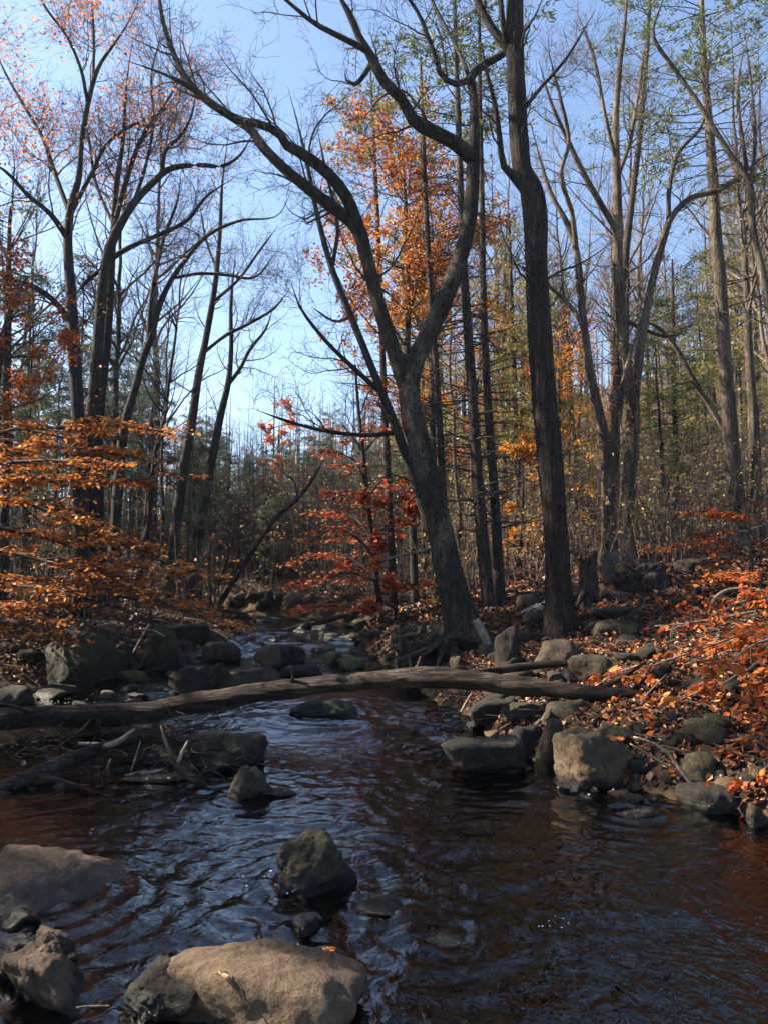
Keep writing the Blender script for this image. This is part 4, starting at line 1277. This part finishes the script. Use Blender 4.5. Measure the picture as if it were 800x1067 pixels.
def scatter(kind, n, x0, x1, d0, d1, label, cat, group, seed, smin=.8, smax=1.25, name=None, extra=0):
    rg = np.random.default_rng(seed)
    done = tries = 0
    pts = []
    while done < n and tries < n * 30:
        tries += 1
        Y = d0 + (d1 - d0) * rg.random() ** .8
        px = rg.uniform(x0, x1)
        x = (px - 400) / F * Y
        xl, xr = np.interp(Y, YS, XL), np.interp(Y, YS, XR)
        if xl - 1.0 < x < xr + 1.0:
            continue
        hm = 99.0
        if 185 < px < 350:                      # the valley opens to the sky here
            hm = ((600 - (445 + 25 * rg.normal())) / F * Y + 1.5 - float(H(x, Y)))
        if any((x - a) ** 2 + (Y - b) ** 2 < 1.0 for a, b in pts):
            continue
        pts.append((x, Y))
        src = LIB[kind][rg.integers(0, len(LIB[kind]))]
        if src['used'] == 0:
            o = src
            src['used'] = 1
        else:
            o = copy_tree(src)
        o.location = (x, Y, float(H(x, Y)) - .05)
        s = min(rg.uniform(smin, smax), hm / (o['ht'] * 1.1))
        o.scale = (s, s, s * rg.uniform(.9, 1.15))
        o.rotation_euler = (rg.normal(0, .035), rg.normal(0, .035), rg.uniform(0, 6.3))
        if name:
            o.name = name
        tag(o, label, cat, group)
        done += 1


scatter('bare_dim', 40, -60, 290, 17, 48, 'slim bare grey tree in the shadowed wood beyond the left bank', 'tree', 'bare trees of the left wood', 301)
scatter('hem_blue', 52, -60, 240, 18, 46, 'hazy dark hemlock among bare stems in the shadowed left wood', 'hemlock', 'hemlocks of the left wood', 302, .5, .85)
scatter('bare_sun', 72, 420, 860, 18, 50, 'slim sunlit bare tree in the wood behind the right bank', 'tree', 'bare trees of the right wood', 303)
scatter('hem_green', 44, 420, 860, 20, 46, 'sunlit evergreen among slim stems in the right wood', 'hemlock', 'evergreens of the right wood', 304, .45, .9)
scatter('leafy', 8, 400, 640, 22, 42, 'small autumn leaved tree deep in the right wood', 'tree', 'autumn trees of the right wood', 305, .6, 1.0, name='autumn_tree')
scatter('hem_blue', 26, 185, 420, 23, 34, 'young dark hemlock in the brush at the far bend', 'hemlock', 'young hemlocks of the far bend', 309, .22, .42)
scatter('leafy', 4, 120, 380, 34, 55, 'small russet leaved tree at the far stream bend', 'tree', 'russet trees of the far bend', 306, .5, .7, name='autumn_tree')
scatter('bare_dim', 34, 180, 430, 25, 60, 'distant bare tree closing the valley at the far stream bend', 'tree', 'bare trees of the far bend', 307, .5, .85)
scatter('hem_blue', 20, 170, 440, 28, 70, 'distant small hemlock at the far stream bend', 'hemlock', 'hemlocks of the far bend', 308, .35, .6)
for v in LIB.values():                         # a library tree that found no place is not part of the scene
    for t in v:
        if t['used'] == 0:
            for ch in list(t.children):
                bpy.data.objects.remove(ch)
            bpy.data.objects.remove(t)
        else:
            del t['used']
for o in bpy.data.objects:
    for q in ('used', 'ht'):
        if q in o.keys():
            del o[q]

# far wood that reads as one mass
def far_woods():
    rg = np.random.default_rng(401)
    mb = MB()
    n = 650
    Y = rg.uniform(48, 120, n)
    x = rg.uniform(-.62, .62, n) * Y
    ok = (np.abs(x - np.interp(Y, YS, [(a + b) / 2 for a, b in zip(XL, XR)])) > 3)
    x, Y = x[ok], Y[ok]
    n = len(x)
    z = H(x, Y)
    h = rg.uniform(4, 10, n)
    t = np.linspace(0, 1, 6)
    P = np.stack([x[:, None] + rg.normal(0, .3, (n, 1)) * t, Y[:, None] + 0 * t, z[:, None] - .3 + h[:, None] * t], -1)
    r = rg.uniform(.05, .13, n)[:, None] * (1 - .85 * t)
    tubes(mb, P, r, 5)
    a = grow(P, r, 1.1, .25, 1, (.8, 2.6), (30, 70), 5, .12, .06, .5, .03, .012, rg=rg)
    tubes(mb, *a, 3)
    b = grow(*a, 1.1, .2, 1, (.5, 1.2), (25, 65), 4, .12, .04, .6, .015, .009, rg=rg)
    tubes(mb, *b, 3)
    o = obj('far_woods', mb, MATS['twig_warm'])
    tag(o, 'far wood of countless thin stems on the slopes behind', None, kind='stuff')


far_woods()


def undergrowth():
    rg = np.random.default_rng(411)
    for nm, lab, x0, x1, d0, d1, n, mat, sz in (
            ('undergrowth', 'pale dry brush and saplings on the sunlit slope behind the right bank', 440, 900, 16, 60, 3200, 'twig_warm', 1.0),
            ('undergrowth', 'dim tangle of twigs and saplings in the shade of the left wood', -80, 330, 13, 50, 1500, 'twig_grey', 1.0),
            ('undergrowth', 'grey brush crowding the far bend of the stream', 170, 430, 20.5, 42, 2600, 'twig_grey', .9)):
        Y = rg.uniform(d0, d1, n)
        x = (rg.uniform(x0, x1, n) - 400) / F * Y
        ok = (x < np.interp(Y, YS, XL) - .6) | (x > np.interp(Y, YS, XR) + .8)
        x, Y = x[ok], Y[ok]
        n = len(x)
        z = H(x, Y)
        h = rg.uniform(.5, 3.2, n)
        t = np.linspace(0, 1, 6)
        le = rg.normal(0, .18, (n, 2))
        P = np.stack([x[:, None] + le[:, :1] * h[:, None] * t, Y[:, None] + le[:, 1:] * h[:, None] * t, z[:, None] - .1 + h[:, None] * t], -1)
        r = rg.uniform(.006, .02, n)[:, None] * (1 - .8 * t)
        mb = MB()
        tubes(mb, P, r, 4)
        a = grow(P, r, 3.5, .2, 1, (.3, 1.1), (30, 80), 5, .14, .03, .6, .008, .004, rg=rg)
        tubes(mb, *a, 3)
        b = grow(*a, 2.0, .2, 1, (.2, .5), (25, 65), 3, .14, .02, .6, .005, .003, rg=rg)
        tubes(mb, *b, 3)
        o = obj(nm, mb, MATS[mat])
        tag(o, lab, None, kind='stuff')
        l = MB()
        twig_leaves(l, b[0], int((2.4 if x0 > 400 else .7) * len(b[0])), (.05, .11), .4, .3, rg, spread=.05)
        o = obj('undergrowth', l, MATS['brush_dry' if x0 > 0 else 'leaf_copper'], smooth=False)
        tag(o, 'dry leaves clinging to ' + ('the sunlit right slope brush' if x0 > 200 else 'the brush at the far bend' if x0 > 0 else 'the shaded left wood saplings'), None, kind='stuff')


undergrowth()


# ------------------------------------------------------------------ leaf litter
def litter():
    rg = np.random.default_rng(421)
    mb, fr = MB(), MB()
    for n, d0, d1, S in ((70000, 3, 12, (.022, .075)), (45000, 10, 26, (.06, .12))):
        Y = d0 + (d1 - d0) * rg.random(n)
        x = rg.uniform(-.62, .62, n) * Y
        dr = x - np.interp(Y, YS, XR)
        dl = np.interp(Y, YS, XL) - x
        z = H(x, Y)
        clump = fbm(np.stack([x * .9, Y * .9, x * 0], -1), 3)
        ok = (z > waterz(Y) + .03) & (rg.random(n) < np.where(dr > 0, .95, .75)) & (clump > np.where((dr > 0) & (dr < 3), -.6, -.3))
        x, Y, z = x[ok], Y[ok], z[ok]
        m = len(x)
        e = .05
        nx = -(H(x + e, Y) - H(x - e, Y)) / (2 * e)
        ny = -(H(x, Y + e) - H(x, Y - e)) / (2 * e)
        nn = nrm(np.stack([nx, ny, np.ones(m)], -1) + rg.normal(0, .35, (m, 3)))
        a = rg.normal(size=(m, 3))
        a = nrm(a - (a * nn).sum(1, keepdims=True) * nn)
        C = np.stack([x, Y, z + rg.uniform(.008, .05, m)], -1)
        S_ = rg.uniform(S[0], S[1], m)
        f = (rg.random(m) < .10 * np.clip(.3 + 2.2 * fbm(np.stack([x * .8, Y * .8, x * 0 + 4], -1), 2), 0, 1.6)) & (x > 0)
        leaves(mb, C[~f], a[~f], nn[~f], S_[~f], rg.uniform(.2, .45, (~f).sum()), .5, .5, rg)
        leaves(fr, C[f], a[f], nn[f], S_[f], .36, .5, .5, rg)
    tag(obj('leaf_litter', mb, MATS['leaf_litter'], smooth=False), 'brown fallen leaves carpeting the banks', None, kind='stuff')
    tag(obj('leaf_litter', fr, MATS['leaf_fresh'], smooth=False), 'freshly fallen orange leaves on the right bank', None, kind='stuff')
    # small twigs lying about
    n = 1500
    Y = rg.uniform(4, 16, n)
    x = rg.uniform(-.6, .6, n) * Y
    z = H(x, Y)
    ok = z > waterz(Y) + .02
    x, Y, z = x[ok], Y[ok], z[ok]
    n = len(x)
    d = nrm(np.stack([rg.normal(size=n), rg.normal(size=n), rg.normal(0, .15, n)], -1))
    L = rg.uniform(.1, .5, n)[:, None, None]
    t = np.linspace(0, 1, 4)[None, :, None]
    P = np.stack([x, Y, z + .03], -1)[:, None] + d[:, None] * L * t + np.cumsum(rg.normal(0, .012, (n, 4, 3)), 1)
    mb = MB()
    tubes(mb, P, np.repeat(rg.uniform(.002, .006, n)[:, None], 4, 1), 4)
    tag(obj('twig_litter', mb, MATS['twig_warm']), 'fallen twigs lying over the leaf litter', None, kind='stuff')


litter()


# ------------------------------------------------------------------ fallen wood
def fallen(name, label, cat, pts, Y, mat, sides=18, amp=.14, freq=(7, 7, 7), stubs=(), seed=1, wobble=.0, group=None):
    P, r = path3(pts, Y)
    A = catmull(np.c_[P, r], max(8, int(len(P) * 3)))
    P, r = A[:, :3], np.maximum(A[:, 3], .002)
    if wobble:
        P = wob(P, r, wobble, 2.5, seed)
    mb = MB()
    tubes(mb, P[None], r[None], sides, True, amp, freq, seed)
    loc = tuple(P[len(P) // 2])
    if not stubs:
        o = obj(name, mb.mesh(name, MATS[mat], True, loc), None)
        o.location = loc
        return tag(o, label, cat, group)
    root = thing(name, label, cat, loc, group)
    part('trunk', mb, MATS[mat], root)
    for q, m2 in stubs:
        A, rr = path3(q, Y)
        mb = MB()
        tubes(mb, A[None], rr[None], 8, True, .15, (9, 9, 9), seed)
        part('branch_stub', mb, MATS[m2], root)
    return root


fallen('fallen_log', 'long brown fallen trunk bridging the stream from left edge to right bank', 'log',
       [(-60, 752, 25, -.3), (0, 750, 24, -.15), (60, 747, 22, 0), (130, 744, 22, .1), (200, 734, 21, .15), (270, 721, 20, .15), (330, 714, 19, .1), (400, 707, 19, 0), (450, 706, 20, -.1), (500, 710, 20, -.2), (560, 717, 19, -.35), (620, 722, 16, -.5), (665, 724, 13, -.55), (696, 720, 8, -.6)],
       7.4, 'wood_log', 44, .34, (2.2, 9, 9),
       [([(104, 764, 6, .0), (103, 752, 5, -.05), (103, 740, 3, -.1)], 'wood_log'), ([(430, 704, 6, 0), (436, 692, 4, 0), (438, 684, 2, 0)], 'wood_log'),
        ([(470, 705, 8, -.1), (520, 698, 9, .15), (575, 692, 8, .2), (625, 690, 5, .1)], 'wood_log'), ([(300, 716, 4, .1), (306, 704, 3, .05), (303, 694, 2, 0)], 'wood_log'),
        ([(40, 748, 6, -.1), (20, 738, 4, -.2), (-5, 733, 3, -.25)], 'wood_log'), ([(620, 722, 6, -.5), (650, 704, 5, -.5), (672, 690, 3, -.5)], 'wood_log')], 3)
fallen('fallen_log', 'shorter log lying behind the right end of the bridging trunk', 'log',
       [(470, 700, 8), (500, 698, 13), (540, 697, 16), (580, 699, 15), (610, 703, 10)], 9.2, 'wood_log', 28, .2, (1.6, 11, 11), (), 5)
fallen('driftwood_log', 'reddish driftwood log slanting down to the lower left under the bridging trunk', 'log',
       [(-40, 840, 18, -.5), (0, 824, 17, -.4), (40, 805, 16, -.2), (80, 789, 15, 0), (115, 777, 12, .2), (150, 769, 8, .4), (165, 766, 4, .5)], 6.0, 'wood_log', 28, .2, (2, 11, 11),
       [([(20, 806, 6, -.4), (60, 812, 5, -.5), (100, 826, 3, -.5), (135, 836, 2, -.4)], 'wood_log'), ([(110, 778, 7, .1), (125, 772, 6, 0), (140, 760, 3, -.1)], 'wood_bleached')], 7)
fallen('broken_branch', 'frayed broken branch pointing into the water below the flat topped black rock', 'branch',
       [(160, 778, 6, .2), (180, 790, 10, .1), (200, 808, 9, 0), (220, 826, 8, 0), (238, 841, 5, -.1)], 5.7, 'wood_log', 14, .22, (9, 9, 9),
       [([(178, 786, 4), (172, 770, 3), (168, 756, 1.5)], 'twig_warm'), ([(186, 794, 4), (192, 780, 3), (196, 772, 1.5)], 'wood_bleached')], 9)
fallen('dead_stub', 'bleached broken limb leaning on the roots of the forked tree', 'branch',
       [(495, 646, 8), (502, 658, 9), (508, 672, 8), (511, 686, 4)], 9.7, 'wood_bleached', 10, .15, (9, 9, 9), (), 11)
fallen('dead_stub', 'pale bent stub standing by the log end on the right bank', 'branch',
       [(586, 716, 9), (592, 700, 10), (598, 690, 9), (612, 686, 6), (632, 688, 3)], 7.6, 'wood_bleached', 10, .12, (9, 9, 9), (), 13)
fallen('curved_root', 'pale curved root looping out of the leaves on top of the right bank', 'root',
       [(738, 642, 4), (741, 630, 4.5), (748, 620, 4.5), (758, 615, 4), (778, 613, 3)], 8.4, 'twig_warm', 8, .1, (9, 9, 9), (), 15)
fallen('fallen_log', 'pale sunlit log on the ground behind the thick brown tree', 'log',
       [(540, 645, 10), (555, 637, 12), (575, 632, 12), (600, 628, 9)], 12.2, 'bark_pale', 12, .12, (6, 6, 6), (), 17)
fallen('fallen_log', 'grey log lying below the uprooted stump on the right bank', 'log',
       [(625, 618, 8), (650, 622, 11), (672, 629, 11), (700, 632, 8)], 11.0, 'bark_brown', 12, .12, (6, 6, 6), (), 19)
fallen('fallen_log', 'slim grey log right of the uprooted stump', 'log',
       [(690, 634, 7), (712, 628, 8), (738, 620, 6)], 11.0, 'bark_brown', 10, .12, (6, 6, 6), (), 23)
fallen('fallen_log', 'dark slim log spanning the far end of the stream', 'log',
       [(225, 662, 5, -1), (260, 664, 7, -.5), (300, 657, 7), (345, 645, 6, .5), (385, 636, 4, 1)], 18, 'wood_dark', 10, .12, (6, 6, 6), (), 29)
fallen('fallen_branch', 'broken orange brown branch with torn end below the bright leaves, right bank', 'branch',
       [(650, 728, 8), (668, 716, 12), (684, 704, 14), (698, 694, 10)], 6.9, 'wood_log', 10, .2, (9, 9, 9), (), 31)
sticks = [
    ('long pale stick arching from the bank to the water right of the pale boulder', [(660, 768, 2), (690, 780, 3), (712, 806, 3.5), (733, 836, 3)], 5.3),
    ('thin pale stick crossing the arching stick at the right water edge', [(656, 775, 1.5), (690, 795, 2.5), (720, 812, 2.5), (742, 822, 1.5)], 5.35),
    ('straight dark stick leaning up from the log end toward the bright leaves', [(655, 745, 1.6), (675, 722, 2), (695, 702, 1.6)], 6.6),
    ('pale straight stick leaning on the bank under the middle right of the log', [(480, 742, 2.5), (486, 730, 2.5), (491, 722, 1.5)], 8.0),
    ('light stick lying along the bank above the pale bent stub', [(620, 715, 2), (645, 700, 2), (668, 692, 1.5)], 7.2),
    ('white splinter in the leaves at the lower right bank', [(750, 808, 3), (760, 815, 3.5)], 5.2),
    ('upright white splinter beside the orange leaf at lower right', [(771, 810, 3), (774, 820, 3.5), (777, 828, 2)], 5.1),
    ('pale stick lying across the top of the pointed left bank boulder', [(150, 655, 1.6), (160, 657, 2), (172, 663, 1.6)], 9.6),
    ('thin stick leaning against the pointed left bank boulder', [(139, 680, 1.6), (148, 664, 2), (156, 650, 1.4)], 9.5),
    ('thin upright twig in the debris left of the flat topped black rock', [(136, 806, 1.6), (142, 788, 2), (147, 772, 1.4)], 6.1),
    ('forked pale twig over the driftwood at the left water edge', [(95, 822, 2), (108, 808, 2), (116, 790, 1.4)], 6.2),
    ('bleached stick lying level in the debris under the bridging trunk', [(82, 775, 3), (105, 776, 3.5), (122, 782, 2)], 6.6),
    ('flat pale bark strip in the water below the driftwood', [(122, 811, 4), (150, 806, 6), (175, 803, 4)], 6.0),
    ('thin white stick floating at the bottom edge left of the wet dark boulder', [(80, 1050, 1.6), (100, 1049, 2.2), (116, 1049, 1.4)], 2.72),
    ('short dark stick standing in the mud left of the forked tree roots', [(417, 698, 1.6), (416, 670, 2), (414, 650, 1)], 11.5),
    ('slim grey branch sweeping up left of the forked trunk', [(395, 585, 2), (425, 577, 3), (455, 572, 3.5)], 10.9),
]
for k, (lab, q, Y) in enumerate(sticks):
    fallen('stick', lab, 'stick', q, Y, 'twig_warm' if 'dark' in lab or 'grey' in lab else 'wood_bleached', 7, .12, (9, 9, 9), (), 41 + k, .01)


def debris():
    """tangle of fine twigs and roots caught under the bridging trunk"""
    rg = np.random.default_rng(431)
    mb = MB()
    for (px, py, Y, n, L) in ((120, 785, 6.5, 60, .5), (60, 790, 6.6, 40, .5), (180, 768, 6.4, 80, .35), (190, 790, 6.0, 70, .25), (150, 800, 6.2, 40, .4), (30, 775, 6.8, 40, .4)):
        c = at(px, py, Y)
        s = c + rg.normal(0, 1, (n, 3)) * np.array([.22, .18, .05])
        d = nrm(rg.normal(size=(n, 3)) * np.array([1, .8, .45]))
        t = np.linspace(0, 1, 5)[None, :, None]
        P = s[:, None] + d[:, None] * t * rg.uniform(.3, 1, (n, 1, 1)) * L + np.cumsum(rg.normal(0, .014, (n, 5, 3)), 1)
        tubes(mb, P, np.repeat(rg.uniform(.002, .008, n)[:, None], 5, 1), 4)
    tag(obj('twig_debris', mb, MATS['wood_log']), 'tangle of drift twigs caught under the bridging trunk', None, kind='stuff')


debris()


# stump and uprooted stump
def stump(label, px, py, w, h, Y, seed, mat='wood_dark'):
    rg = np.random.default_rng(seed)
    b = at(px, py, Y)
    g = float(H(b[0], b[1]))
    wm, hm = w * mpp(Y), h * mpp(Y)
    S, n = 28, 22
    a = np.arange(S) * 2 * math.pi / S
    t = np.linspace(0, 1, n)
    top = hm * (.72 + .35 * fbm(np.stack([np.cos(a) * 2.2, np.sin(a) * 2.2, a * 0 + seed], -1), 3))
    V = []
    for k in range(n):
        r = wm / 2 * (1 + .45 * math.exp(-t[k] * hm / .12) - .12 * t[k])
        z = b[2] - .12 + (top + .12) * t[k]
        q = np.stack([np.cos(a) * 3, np.sin(a) * 3, z * 1.2], -1)
        rr = r * (1 + .22 * fbm(q + seed, 4, .6))
        V.append(np.stack([b[0] + rr * np.cos(a), b[1] + rr * np.sin(a), z], -1))
    for k, s in enumerate((.8, .5, .2)):        # rotten hollow
        V.append(V[n - 1] * [s, s, 1] + np.array([b[0] * (1 - s), b[1] * (1 - s), -hm * .12 * (k + 1)]))
    V = np.array(V)
    m = len(V)
    i = np.arange(m - 1)[:, None] * S
    k = np.arange(S)
    q = np.stack([i + k, i + (k + 1) % S, i + S + (k + 1) % S, i + S + k], -1).reshape(-1, 4)
    root = thing('tree_stump', label, 'stump', (b[0], b[1], b[2]))
    mb = MB()
    mb.add(V, q)
    part('stump_body', mb, MATS[mat], root)
    P0 = np.array([b + [0, 0, .1]] * 6)
    for j in range(6):
        an = j * 1.05 + rg.uniform(-.3, .3)
        d = np.array([math.cos(an), math.sin(an), 0])
        P = catmull(np.array([b + d * wm * .3 + [0, 0, .14], b + d * wm * .7 + [0, 0, .03], b + d * wm * 1.2 + [0, 0, -.12]]), 8)
        mb = MB()
        tubes(mb, P[None], (np.linspace(.06, .025, 8))[None], 8, True, .15)
        part('root', mb, MATS[mat], root)
    return root


stump('dark rotten jagged stump standing between the thick brown tree and the pale boulder', 613, 624, 21, 56, 11.4, 5)


def root_plate():
    rg = np.random.default_rng(441)
    Y = 11.6
    c = at(664, 606, Y)
    root = thing('uprooted_stump', 'uprooted mound of soil and tangled roots beside the pale boulder', 'stump', tuple(c))
    v, f = rock_geo((56 * mpp(Y), .8, 44 * mpp(Y)), 447, 5, 6, rough=.12)
    mb = MB()
    mb.add(v + c, None, f)
    part('soil_mound', mb, MATS['wood_dark'], root)
    n = 46
    d = nrm(rg.normal(size=(n, 3)) * np.array([1, .8, .9]) + np.array([0, -.4, .25]))
    s = c + d * np.array([.3, .3, .22])
    t = np.linspace(0, 1, 7)[None, :, None]
    P = s[:, None] + d[:, None] * t * rg.uniform(.1, .3, (n, 1, 1)) + np.cumsum(rg.normal(0, .028, (n, 7, 3)), 1)
    mb = MB()
    tubes(mb, P, rg.uniform(.006, .018, n)[:, None] * np.linspace(1, .3, 7)[None], 5)
    part('roots', mb, MATS['twig_grey'], root)
    e = at(686, 612, Y - .5)
    P = catmull(np.array([e, e + [-.05, .5, .02]]), 6)
    mb = MB()
    tubes(mb, P[None], np.full((1, 6), 14 * mpp(Y)), 18, True, .1)
    part('cut_log_end', mb, MATS['wood_dark'], root)


root_plate()


# single leaves that stand out
bpy.context.view_layer.update()


def surface(px, py):
    """first rock or ground seen at a point of the photograph"""
    best = ground_hit(px, py)
    d = Vector(ray(px, py)).normalized()
    for o in bpy.data.objects:
        if o.get('category') == 'rock' and (o.location - Vector(best)).length < 1.5:
            ok, loc, nn, _ = o.ray_cast(Vector(CAM) - o.location, d)
            if ok and (loc + o.location - Vector(CAM)).length < np.linalg.norm(best - CAM):
                best = np.array(loc + o.location)
    return best


def leaf_thing(label, px, py, Y, s, mat, n=1, seed=1, tilt=(0, -.3, 1)):
    rg = np.random.default_rng(seed)
    c = surface(px, py)
    c = c + (CAM - c) / np.linalg.norm(CAM - c) * .03 + np.array([0, 0, .012])
    mb = MB()
    k = 7
    a = np.array([[math.cos(t), math.sin(t), .1] for t in np.linspace(-.5, 3.6, k)])
    leaves(mb, np.repeat(c[None], k, 0) + a * s * .05, a, np.repeat(np.array([tilt], float), k, 0), s * rg.uniform(.6, 1, k), .24, .3, .25, rg)
    o = obj('maple_leaf', mb.mesh('maple_leaf', MATS[mat], False, tuple(c)), None)
    o.location = c
    tag(o, label, 'leaf')


leaf_thing('bright yellow lobed leaf on the stones under the log end', 620, 732, 6.9, .085, 'leaf_yellow', seed=3, tilt=(0, -.6, 1))
leaf_thing('pale curled leaf resting on top of the bottom slab', 230, 1019, 2.78, .03, 'leaf_pale', seed=5, tilt=(.2, -.9, .6))
leaf_thing('orange leaf on the right shoulder of the bottom slab', 343, 993, 3.0, .028, 'leaf_fresh', seed=7, tilt=(0, -.9, .6))
leaf_thing('orange lobed leaf by the white splinters at lower right', 785, 810, 5.0, .075, 'leaf_fresh', seed=9, tilt=(-.3, -.9, .5))
leaf_thing('orange leaves drooping over the pale boulder', 643, 772, 5.35, .07, 'leaf_fresh', seed=11, tilt=(-.2, -.9, .3))


def foam_glints():  # white specks paint in sun glints, partly froth on the riffles
    rg = np.random.default_rng(461)
    v, f = ico(1)
    mb = MB()
    for px, py, sx, sy, n in ((578, 968, 9, 6, 9), (300, 922, 22, 6, 14), (632, 826, 24, 4, 10), (70, 735, 34, 5, 70), (232, 1003, 8, 4, 8), (300, 668, 30, 6, 50), (330, 690, 24, 5, 40)):
        for k in range(n):
            g = ground_hit(px + rg.normal() * sx, py + rg.normal() * sy)
            r = rg.uniform(.0007, .0022) * (1 + g[1] / 5)
            mb.add(v * np.array([r * rg.uniform(1, 2.5), r * rg.uniform(1, 2), r * .6]) + g + np.array([0, 0, .012 + .01 * rg.random()]), None, f)
    m, nt, out = newmat('foam_glint_white')
    p = N(nt, 'ShaderNodeBsdfPrincipled', i_Roughness=.15)
    p.inputs['Base Color'].default_value = (.75, .76, .76, 1)
    nt.links.new(p.outputs[0], out.inputs[0])
    tag(obj('foam_glints', mb, m), 'white flecks painting in sun glints, with some froth on the riffles', None, kind='stuff')


foam_glints()

# ------------------------------------------------------------------ unseen hemlocks added to shade the stream and trunks from the left
rgS = np.random.default_rng(451)
shade = [t for t in bpy.data.objects if t.get('group') == 'hemlocks of the left wood'][:3]
for k, (x, y, s) in enumerate([(-8.2, 1.0, .62), (-9.0, 3.6, .7), (-9.6, 6.0, .8), (-12, 2.0, 1.0), (-13, 5.0, 1.0), (-12.5, 8.5, 1.0), (-7.5, -1.5, .6), (-11, -1.5, .9), (-16, 7, 1.2), (-16, 3, 1.2),
                             (-10.2, 12.6, .85), (-11.5, 14.5, 1.0), (-14.5, 13, 1.2), (-8.6, 8.6, .55), (-7.2, 5.2, .42), (-7.6, 6.9, .5), (-14, 16.5, 1.2), (-9.7, 12.4, 1.3), (-11, 13.0, 1.45), (-12, 14.0, 1.5)]):
    o = copy_tree(shade[k % 3])
    o.location = (x, y, float(H(x, y)) - .05)
    o.scale = (s, s, s)
    o.rotation_euler = (0, 0, rgS.uniform(0, 6.3))
    tag(o, 'unseen hemlock added on the near left bank to shade the stream', 'hemlock', 'added shade hemlocks out of view')

# ------------------------------------------------------------------ the air
def haze():
    bm = bmesh.new()
    bmesh.ops.create_cube(bm, size=1)
    me = bpy.data.meshes.new('haze')
    for v in bm.verts:
        v.co = Vector((v.co.x * 470, v.co.y * 440 + 190, v.co.z * 90 + 40))
    bm.to_mesh(me)
    bm.free()
    m, nt, out = newmat('air')
    p = nt.nodes.new('ShaderNodeVolumePrincipled')
    p.inputs['Color'].default_value = (.80, .88, 1, 1)
    p.inputs['Density'].default_value = .0006
    p.inputs['Anisotropy'].default_value = .55
    nt.links.new(p.outputs[0], out.inputs['Volume'])
    me.materials.append(m)
    o = bpy.data.objects.new('haze', me)
    COL.objects.link(o)
    tag(o, 'thin blue autumn haze between the trees', None, kind='stuff')


haze()

# ------------------------------------------------------------------ light, sky, camera
w = bpy.data.worlds.new('World')
SC.world = w
w.use_nodes = True
nt = w.node_tree
nt.nodes.clear()
sky = nt.nodes.new('ShaderNodeTexSky')
sky.sky_type = 'NISHITA'
sky.sun_disc = False
sky.sun_elevation = R(SUN_EL)
sky.sun_rotation = R(SUN_AZ)
sky.air_density = 1.0
sky.dust_density = .15
sky.ozone_density = 3.6
bg = nt.nodes.new('ShaderNodeBackground')
bg.inputs['Strength'].default_value = .058
ow = nt.nodes.new('ShaderNodeOutputWorld')
nt.links.new(sky.outputs[0], bg.inputs[0])
nt.links.new(bg.outputs[0], ow.inputs[0])
sd = bpy.data.lights.new('sun', 'SUN')
sd.energy = 5
sd.angle = R(.5)
sd.color = (1, .87, .70)
so = bpy.data.objects.new('sun', sd)
COL.objects.link(so)
so.rotation_euler = Vector(SUNV).to_track_quat('Z', 'Y').to_euler()

cd = bpy.data.cameras.new('camera')
cd.sensor_fit = 'VERTICAL'
cd.angle = 2 * math.atan(533.5 / F)
cd.clip_start = .05
cd.clip_end = 2000
co = bpy.data.objects.new('camera', cd)
COL.objects.link(co)
co.location = CAM
co.rotation_euler = (R(90) + PITCH, 0, 0)
SC.camera = co
SC.view_settings.view_transform = 'Standard'
SC.view_settings.look = 'None'
SC.view_settings.exposure = 2.35
SC.view_settings.gamma = 1
SC.cycles.use_denoising = True
SC.cycles.denoiser = 'OPENIMAGEDENOISE'
SC.cycles.max_bounces = 4
SC.cycles.diffuse_bounces = 2
SC.cycles.glossy_bounces = 2
SC.cycles.volume_bounces = 0
SC.cycles.transparent_max_bounces = 6
SC.cycles.adaptive_threshold = .02
SC.cycles.sample_clamp_indirect = 6
